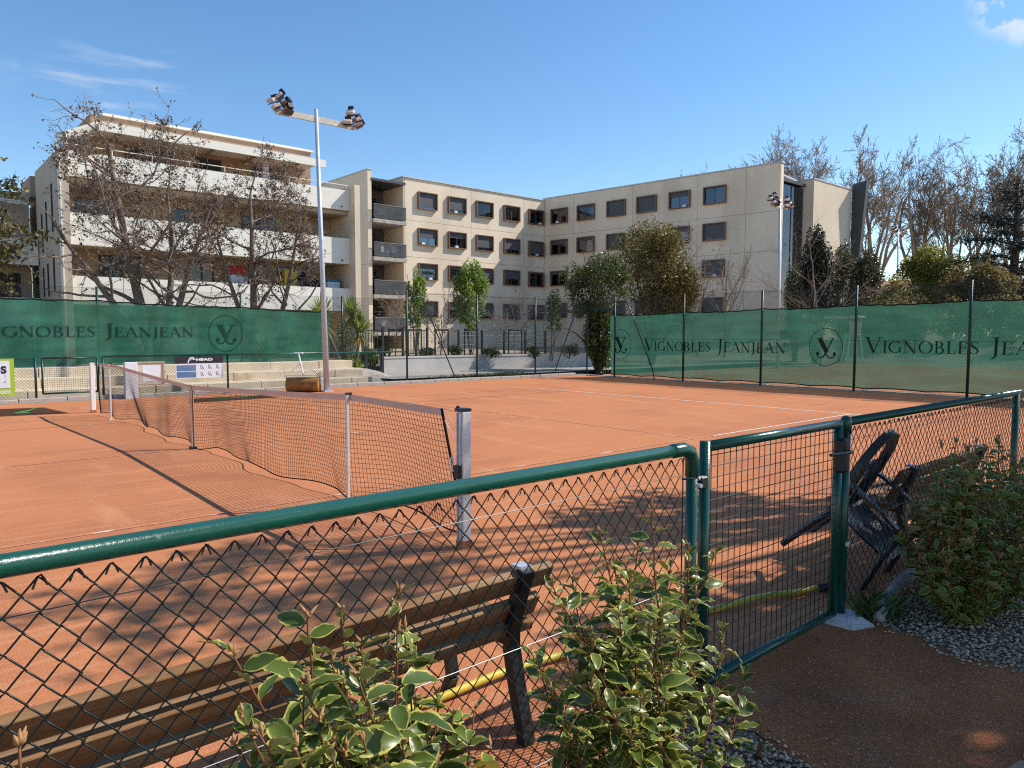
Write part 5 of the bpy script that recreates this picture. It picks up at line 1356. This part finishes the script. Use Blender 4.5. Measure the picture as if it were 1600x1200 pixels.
# ---- bare plane trees in the background
pp = dict(max=5, seg=(5, 6, 6, 5, 4, 3), wob=(.05, .10, .13, .15, .18, .2), up=(.02, .10, .09, .08, .06, .05), taper=(.75, .45, .4, .4, .4, .5), rmin=.018, kids=(6, 7, 6, 5, 4), start=(.5, .2, .15, .15, .15), ang=(26, 33, 36, 38, 40), len=(1.5, .60, .55, .5, .55), rr=.58)
psrc = []
for sd in (51, 52, 57):
    r_ = np.random.default_rng(sd); br, tips = [], []
    grow(r_, (0, 0, -.3), (r_.normal(0, .04), r_.normal(0, .04), 1), 6.6, .42, 0, br, tips, dict(pp, ell=(np.array([0, 0, 13.5]), np.array([7.2, 7.2, 9.2]))))
    T = np.array(tips); psrc.append((br, T)); print('plane', len(br), T.min(0), T.max(0))
pm = []
def plane_tree(label, loc, kind, rz, sc):
    t_ = thing('plane_tree', label, 'tree', loc, 'bare plane trees behind the residence', rz)
    if len(pm) < 3 and not any(q[0] == kind for q in pm):
        br, T = psrc[kind]; a = tubes(br, 'trunk', M['bark_plane'], t_); r2 = np.random.default_rng(60 + kind)
        c = leafcloud('buds', T[r2.integers(0, len(T), min(len(T), 15000))] + r2.normal(0, .06, (min(len(T), 15000), 3)), .14, r2, M['budleaf'], t_, .5)
        pm.append((kind, a, c))
    else:
        k = [q for q in pm if q[0] == kind][0]; dup(k[1], t_); dup(k[2], t_)
    h = psrc[kind][1][:, 2].max(); s_ = sc / h; t_.scale = (s_, s_, s_)
def gpos(px, D):   # a spot at depth D along the view through column px
    d = rt * ((px - 800) / 1133.8) + fw + up * ((600 - 523) / 1133.8); return (10.83 + d.x * D, -3.362 + d.y * D)
for px, D, k, rz, H, lab in ((1190, 88, 2, 2.1, 25, 'bare plane tree rising behind the roof of the shaded wing'), (1235, 82, 0, .3, 23, 'bare plane tree rising behind the stairwell roof'), (1290, 86, 1, 1.4, 22.8, 'bare plane tree behind the dark slanted slab'),
                             (1362, 74, 1, 2.7, 20.3, 'large bare plane tree right of the end block, with forked leaning trunk'), (1470, 84, 2, 5.1, 20.5, 'bare plane tree standing in the gap left of the cedar'), (1425, 80, 0, 4.2, 20.8, 'bare plane tree behind the yellow-green shrubs, thin crown against the sky'),
                             (1512, 78, 2, .9, 19.5, 'bare plane tree between the yellow-green trees and the cedar'), (1585, 74, 0, 5.5, 21.5, 'bare plane tree at the right edge above the cedar'), (1118, 108, 2, 3.3, 25.5, 'tip of a bare tree showing over the roof of the shaded wing')):
    x, y = gpos(px, D); plane_tree(lab, (x, y, 2.4), k, rz, H)

# ---- evergreen and leafy trees
def leafy(name, label, base, H, crown, m_, seed, nl, ls, trunk_r=.12, bark='bark_dark', forks=3, group=None, hollow=.45, lumps=26, lump=.34, aspect=.5):
    """crown: list of (centre, radii) relative to the base"""
    r_ = np.random.default_rng(seed); t_ = thing(name, label, 'tree', base, group)
    mb_ = MB(); P = []
    for c, rad in crown:
        P.append(blob(r_, c, rad, int(nl / len(crown)), hollow, lumps, lump))
        for k in range(forks * 3):
            e = np.array(c) + r_.normal(0, .45, 3) * np.array(rad); b0 = np.array([r_.normal(0, .05), r_.normal(0, .05), -.1])
            m1 = np.array([e[0] * .15, e[1] * .15, max(.4, c[2] - rad[2]) * .8]) + r_.normal(0, .08, 3)
            tt = np.linspace(0, 1, 8)[:, None]; q = (1 - tt) ** 2 * b0 + 2 * tt * (1 - tt) * m1 + tt ** 2 * e
            mb_.tube(q, np.linspace(trunk_r * (1 if k == 0 else .55), .012, 8), 6 if k < 2 else 4, False)
    me = bpy.data.meshes.new('trunk'); me.from_pydata(mb_.v, [], mb_.f); me.update(); link('trunk', me, M[bark], t_, True)
    P = np.concatenate(P); leafcloud('crown', P, ls, r_, m_, t_, aspect)
    return t_
def at(px, D, z=0.0):
    x, y = gpos(px, D); return (x, y, z)
leafy('evergreen_oak', 'dark green evergreen tree at the court corner, left of the bronze one', at(937, 31), 6, [((-.1, 0, 3.6), (1.5, 1.5, 1.7)), ((.0, .0, 1.6), (.75, .8, 1.7))], M['oak'], 71, 15000, .13, .16, lumps=34)
leafy('evergreen_oak', 'bronze-tinged rounded evergreen tree behind the far windscreen', at(1016, 36), 7, [((0, 0, 5.0), (2.15, 2.15, 2.5)), ((.7, .8, 3.6), (1.5, 1.5, 2.0))], M['oakbrown'], 72, 22000, .135, .14, lumps=44)
leafy('young_tree', 'slim young tree in fresh leaf beside the tall fence corner post', at(650, 32, .6), 4, [((0, 0, 2.5), (.62, .62, 1.5))], M['lime'], 73, 2200, .15, .035, 'bark_grey', 3, 'young trees in fresh leaf in the garden bed', lumps=20, lump=.32)
leafy('young_tree', 'fuller young tree in fresh leaf, the brightest in the garden bed', at(736, 33, .6), 4.5, [((0, 0, 2.7), (.92, .92, 1.7))], M['lime'], 74, 3800, .15, .045, 'bark_grey', 3, 'young trees in fresh leaf in the garden bed', lumps=26, lump=.32)
leafy('young_tree', 'thin young tree with darker leaves just left of the evergreen', at(862, 32, .6), 4, [((0, 0, 1.9), (.5, .5, 1.3))], M['shrubgreen'], 75, 1500, .12, .035, 'bark_grey', 2, 'young trees in fresh leaf in the garden bed', lumps=16, lump=.4)
leafy('dark_evergreen', 'dense near-black evergreen beside the glass stairwell', at(1275, 42, 0), 8, [((0, 0, 4.7), (1.0, 1.0, 3.6))], M['cypress'], 76, 20000, .15, .15, lumps=60, lump=.3)
leafy('ivy_tree', 'pale mottled ivy-clad tree right of the near-black evergreen', at(1316, 43, 0), 7, [((0, 0, 3.9), (1.0, 1.0, 3.2)), ((.9, 1.0, 4.8), (1.0, 1.0, 2.0))], M['ivy'], 77, 13000, .15, .15, lumps=44)
leafy('ivy_tree', 'yellowish bush squeezed between the stairwell and the near-black evergreen', at(1242, 44, 0), 6, [((0, 0, 3.3), (.75, .8, 2.8))], M['ivy'], 78, 6500, .14, .1, lumps=30)
leafy('broad_shrub_tree', 'rounded yellow-green tree behind the distant floodlight mast', at(1442, 52, 1.0), 7, [((0, 0, 4.2), (3.1, 2.6, 2.9)), ((-1.6, -.5, 2.2), (2.0, 2, 2.2))], M['yellowgreen'], 79, 40000, .19, .15, lumps=70, lump=.26, group='yellow-green trees at far right')
leafy('broad_shrub_tree', 'olive brown tree in front of the cedar at far right', at(1535, 46, .6), 7, [((0, 0, 3.4), (3.0, 2.5, 2.6)), ((2.4, 1.6, 3.2), (2.0, 2, 2.5))], M['olive'], 80, 40000, .18, .15, lumps=70, lump=.26, group='yellow-green trees at far right')
leafy('broad_shrub_tree', 'low olive thicket tree behind the middle of the far windscreen', at(1395, 47, .3), 5, [((0, 0, 1.9), (2.2, 1.6, 1.6))], M['olive'], 81, 12000, .17, .1, lumps=30, group='yellow-green trees at far right')
# cedar: flat dark tiers
r_ = np.random.default_rng(82); x, y = gpos(1578, 50); t = thing('cedar_tree', 'dark layered cedar at the right edge', 'tree', (x, y, 1.0))
P = []; mb = MB(); mb.tube([(0, 0, -.3), (.1, 0, 5), (0, .1, 11.5)], [.35, .25, .05], 8, False)
for k in range(24):
    z = 3.2 + k * .33; a = k * 2.4; L_ = (4.4 - .2 * k * .6) * r_.uniform(.6, 1.1) if z < 8 else (12 - z) * .75 * r_.uniform(.6, 1.1)
    e = np.array([math.cos(a) * L_, math.sin(a) * L_, z + .2]); mb.tube([(0, 0, z - .3), e * .5 + np.array([0, 0, z * .5]), e], [.08, .05, .015], 4, False)
    n_ = int(900 * L_ / 3)
    tt = r_.uniform(.25, 1.05, (n_, 1)); P.append(np.array([0, 0, z - .2]) * (1 - tt) + e * tt + r_.normal(0, 1, (n_, 3)) * np.array([.5, .5, .14]))
me = bpy.data.meshes.new('trunk'); me.from_pydata(mb.v, [], mb.f); me.update(); link('trunk', me, M['bark_dark'], t, True)
leafcloud('crown', np.concatenate(P), .17, r_, M['cedar'], t, .45, .4)
# bare shrubs and saplings
sp = dict(max=3, seg=(5, 6, 5, 4), wob=(.06, .12, .16, .2), up=(.06, .04, .03, .02), taper=(.6, .45, .4, .4), rmin=.007, kids=(9, 6, 5), start=(.15, .15, .1), ang=(42, 38, 42), len=(.75, .5, .5), rr=.55)
def bare(label, base, H, seed, rad, leaf=None, group='bare saplings and shrubs', n_leaf=0, par=None):
    r2 = np.random.default_rng(seed); t_ = thing('bare_sapling', label, 'sapling', base, group); br, tips = [], []
    grow(r2, (0, 0, -.1), (0, 0, 1), H * .62, rad, 0, br, tips, par or sp); tubes(br, 'trunk', M['bark_plane'], t_)
    if leaf:
        T = np.array(tips); leafcloud('leaves', T[r2.integers(0, len(T), n_leaf)] + r2.normal(0, .04, (n_leaf, 3)), .10, r2, M[leaf], t_)
bare('bare spreading shrub against the shaded wing, beside the bronze tree', at(1132, 40, .5), 6.0, 91, .10)
bare('bare thin tree with few brown leaves behind the bronze tree', at(1090, 43, .5), 7.2, 92, .09, 'dryleaf', n_leaf=900)
bare('whitish bare sapling in front of the ground-floor terrace', at(618, 33, .6), 3.3, 93, .03)
bare('bare sapling between the two young trees in leaf', at(688, 33, .6), 3.2, 94, .03, 'dryleaf', n_leaf=160)
bare('bare sapling right of the fuller young tree', at(805, 33, .6), 3.2, 95, .03, 'dryleaf', n_leaf=120)
bare('bare twiggy tree in front of the near-black evergreen', at(1283, 38, 0), 8.2, 96, .06)

# ---- dense thicket behind the second court, one mass
r_ = np.random.default_rng(85)
P = np.concatenate([blob(r_, (x_, 46 + r_.uniform(-1.5, 1.5), 2.3 + r_.uniform(-.4, .6)), (1.9, 1.5, 2.2), 2400, .3, 18, .34) for x_ in np.arange(-13.5, 16, 2.2)])
stuff(tag(leafcloud('thicket', P, .2, r_, M['olive'], None, .5), 'brown-green thicket closing the view behind the far windscreen', 'thicket'))
# ---- yuccas
M['yucca'] = leafmat('yucca_blades', (.15, .22, .035), (.38, .42, .10), .35, .45, 3, .3)
M['yuccadry'] = leafmat('dry_yucca_blades', (.30, .22, .06), (.42, .32, .10), .25, .6, 3, .3)
def blades(r_, c, n, L_, wd, lo, hi):
    V = []
    for i in range(n):
        a = r_.uniform(0, 6.283); el = r_.uniform(lo, hi); l_ = L_ * r_.uniform(.75, 1.1)
        d = np.array([math.cos(a) * math.cos(el), math.sin(a) * math.cos(el), math.sin(el)]); s_ = np.array([-math.sin(a), math.cos(a), 0]) * wd * .5
        m1 = c + d * l_ * .5 + np.array([0, 0, .01]); e = c + d * l_ - np.array([0, 0, .12 * l_ * (1 - math.sin(el))])
        V += [c - s_ * .6, c + s_ * .6, m1 + s_, m1 - s_, m1 - s_, m1 + s_, e + s_ * .08, e - s_ * .08]
    return V
def yucca(label, base, stems, seed, low=0):
    r_ = np.random.default_rng(seed); t_ = thing('yucca_plant', label, 'yucca', base, 'yuccas on the gravel mound')
    for p, top, L_ in stems:
        q = np.array(top, float); m1 = np.array(p) * .5 + q * .5 + np.array([0, .05, -.05])
        MB().tube([p, m1, q], [.075, .055, .06], 8, False).build('stem', M['bark_grey'], t_, True)
        link('rosette', quads_mesh('rosette', np.array(blades(r_, q, 170, L_, .06, -.25, 1.5)), 4), M['yucca'], t_)
        link('dry_rosette', quads_mesh('dry_rosette', np.array(blades(r_, q - np.array([0, 0, .12]), 34, L_ * .85, .04, -1.0, -.2)), 4), M['yuccadry'], t_)
    if low:
        for c_, l_ in (((0, 0, .08), .62), ((.1, .3, .08), .5)): link('low_rosette', quads_mesh('low_rosette', np.array(blades(r_, np.array(c_), low, l_, .045, .35, 1.5)), 4), M['yucca'], t_)

yucca('yucca with a leaning stem half hidden by the lamp post', (-13.3, 9.55, .25), [((0, 0, -.1), (-.3, -.75, 2.0), .9)], 101)
yucca('yucca with two stacked heads and low tuft on the gravel mound', (-13.3, 9.75, .25), [((0, 0.1, -.1), (-.2, .55, 1.50), .85), ((-.2, .5, 1.3), (-.35, .28, 2.15), .75)], 102, 60)
# agave-like tufts behind the left windscreen
for k, y in enumerate((6.6, 7.8)):
    r_ = np.random.default_rng(110 + k); t = thing('spiky_plant', ('spiky blue-green plant showing through the left windscreen', 'second spiky plant showing through the left windscreen, nearer the lamp post')[k], 'plant', (-13.3, y, .7), 'spiky plants behind the left windscreen')
    link('blades', quads_mesh('blades', np.array(blades(r_, np.array([0, 0, .05]), 90, 1.15, .05, .35, 1.45)), 4), M['yucca'], t)

# ---- garden fence, stakes, gate and bed shrubs
M['garden_dk'] = mat('dark_garden_metal', (.02, .03, .028), .5, .1, 4)
t = thing('garden_fence', 'dark upright-bar garden fence on the planter, left of the young trees', 'fence', (-14.6, 12.5, .66), 'garden fences on the planter')
for y in (11.05, 11.95, 12.9, 14.1): loc0(MB().b2((-14.64, y - .04, .6), (-14.56, y + .04, 1.95)).build('post', M['garden_dk'], t), t)
for y0, y1 in ((11.05, 11.95), (12.9, 14.1)):
    for z in (.85, 1.8): loc0(MB().b2((-14.62, y0, z), (-14.58, y1, z + .04)).build('rail', M['garden_dk'], t), t)
    n = int((y1 - y0) / .13)
    for k in range(1, n): loc0(MB().b2((-14.61, y0 + k * .13 - .012, .86), (-14.59, y0 + k * .13 + .012, 1.83)).build('bar', M['garden_dk'], t), t)
t = thing('garden_fence', 'dark garden fence of horizontal wires on the planter, right of the young trees', 'fence', (-14.4, 18.5, .66), 'garden fences on the planter')
for y in (15.6, 16.9, 18.2, 19.5, 20.8): loc0(MB().b2((-14.44, y - .04, .6), (-14.36, y + .04, 1.85)).build('post', M['garden_dk'], t), t)
for k in range(6): loc0(MB().tube([(-14.4, 15.6, .85 + k * .19), (-14.4, 20.8, .85 + k * .19)], .007, 5).build('wire', M['garden_dk'], t), t)
for i, (px, lab) in enumerate(((648, 'beside the slim young tree'), (690, 'around the middle bare sapling'), (736, 'around the fuller young tree'), (805, 'around the rightmost bare sapling'), (618, 'around the whitish bare sapling'))):
    x, y, z = at(px, 33, .66); t = thing('tree_stake', 'pair of dark tree stakes with crossbar ' + lab, 'tree stake', (x, y, z), 'tree stakes in the garden bed')
    for s_ in (-1, 1): MB().tube([(.3 * s_ * .66, .3 * s_ * .75, -.1), (.3 * s_ * .66, .3 * s_ * .75, 1.25)], .035, 7).build('stake', M['garden_dk'], t)
    MB().beam((-.2, -.225, 1.2), (.2, .225, 1.2), .03, .07).build('crossbar', M['garden_dk'], t)
t = thing('garden_gate', 'dark framed garden gate with green planting behind, right of the yuccas', 'gate', (-13.75, 11.05, .2))
for y in (-.36, .36): MB().b2((-.04, y - .05, -.1), (.04, y + .05, 1.0)).build('stile', M['garden_dk'], t)
for z in (.0, .85): MB().b2((-.03, -.31, z), (.03, .31, z + .07)).build('rail', M['garden_dk'], t)
for k in range(6): MB().b2((-.012, -.24 + k * .095, .07), (.012, -.22 + k * .095, .85)).build('bar', M['garden_dk'], t)
def bush(label, P, rad, n, seed, m_, ls=.09, group='low shrubs in the garden bed'):
    r2 = np.random.default_rng(seed); t_ = thing('garden_shrub', label, 'shrub', P, group); mb_ = MB()
    for k in range(9):
        e = r2.normal(0, .5, 3) * np.array(rad) + np.array([0, 0, rad[2]]); mb_.tube([(0, 0, -.05), e * .5 + np.array([0, 0, .05]), e], [.014, .01, .004], 4, False)
    mb_.build('stems', M['bark_dark'], t_); leafcloud('foliage', blob(r2, (0, 0, rad[2]), rad, n, .3, 16, .45), ls, r2, m_, t_)
bush('bright green clipped planting behind the dark garden gate', (-14.25, 11.1, .3), (.28, .5, .42), 1500, 120, leafmat('bright_hedge', (.05, .13, .015), (.12, .24, .03), .3))
for i, (px, rx, h, lab) in enumerate(((600, .4, .5, 'at the left end of the garden bed'), (668, .45, .45, 'between the slim young tree and the bare sapling'), (712, .4, .5, 'just left of the fuller young tree'), (768, .45, .42, 'just right of the fuller young tree'), (835, .4, .5, 'near the right end of the wire garden fence'), (890, .5, .6, 'against the dark evergreen at the corner'))):
    x, y, z = at(px, 31.5, .66); bush('low green shrub ' + lab, (x, y, z), (rx, rx, h * .55), 650, 121 + i, M['shrubgreen'])
t = tag(bpy.data.objects.new('creeper', None), 'creeper climbing the pillar between gate and yuccas', 'climber'); COL.objects.link(t); t.location = (-15.2, 10.6, .3)
r_ = np.random.default_rng(140); leafcloud('foliage', r_.uniform((-.3, -.35, 0), (.3, .35, 1.9), (900, 3)), .09, r_, M['shrubgreen'], t); MB().tube([(0, 0, 0), (.05, 0, 1), (0, .1, 1.9)], .02, 5).build('stem', M['bark_dark'], t)
# weeds along the kerb outside the fence, and tufts by the path
def tuft(n, fx, L_, seed, label):
    r2 = np.random.default_rng(seed); V = []
    for i in range(n):
        c = np.array(fx(r2)); a = r2.uniform(0, 6.28); d = np.array([math.cos(a) * .6, math.sin(a) * .6, 1]) * L_ * r2.uniform(.4, 1); s_ = np.array([-math.sin(a), math.cos(a), 0]) * .006
        V += [c - s_, c + s_, c + d * .6 + s_ * .8, c + d + np.array([d[0] * .3, d[1] * .3, 0])]
    o = link('grass', quads_mesh('grass', np.array(V), 4), leafmat('weed_blades', (.05, .09, .02), (.12, .17, .04), .3)); stuff(tag(o, label, 'grass'))
tuft(1500, lambda q: (-10.1 + q.normal(0, .08), (q.normal(13.2, .9) if q.random() < .5 else q.normal(14.6, .35)), .06), .20, 150, 'green weeds along the kerb outside the far fence')
tuft(160, lambda q: (9.12 + q.normal(0, .05), .98 + q.normal(0, .07), .005), .16, 151, 'grass tuft beside the right gate post')
# dry fallen leaf hanging in the right fence mesh
o = bpy.data.objects.new('dry_leaf', LEAVES[2][0].copy()); COL.objects.link(o); o.data.materials.clear(); o.data.materials.append(M['dryleaf']); o.location = (9.012, 2.17, .93); o.rotation_euler = (.6, 1.1, 1.5); o.scale = (.09, .09, .09)
tag(o, 'dry brown leaf caught in the chain-link right of the gate', 'leaf')

# ---- trees standing beyond the right edge, whose crowns shade the path and the gate, then two added sky blockers
def shade(label, base, crown, seed, nl, ls):
    leafy('shade_tree', label, base, 9, crown, M['pine'], seed, nl, ls, .2, 'bark_dark', 4, 'shade trees beside the near fence', lumps=40, lump=.3)
shade('large shade tree outside the right edge, its crown over the gate and path', (12.4, 6.9, 0), [((-.2, -.7, 5.5), (1.55, 2.1, 1.4)), ((.9, 1.4, 7.0), (1.5, 1.8, 1.2))], 160, 12500, .20)
shade('thin tall shade tree outside the right edge, casting streaks on the clay', (10.4, 8.9, 0), [((-.05, -1.9, 8.9), (1.3, 1.8, .6)), ((-.7, -1.2, 5.9), (1.0, 1.3, .8))], 161, 1700, .19)
shade('added spreading tree behind the path, out of view, cutting skylight on the gravel', (16.6, 5.2, 0), [((-.2, .8, 7.2), (2.2, 2.6, 1.6))], 162, 5000, .22)  # unseen crown added to cut skylight over the foreground
shade('added tree behind the viewpoint, out of view, blocking skylight', (14.5, -6.5, 0), [((-.3, 0, 5.6), (2.6, 2.8, 2.2))], 163, 7000, .24)  # unseen, added behind the camera to block sky and darken the foreground
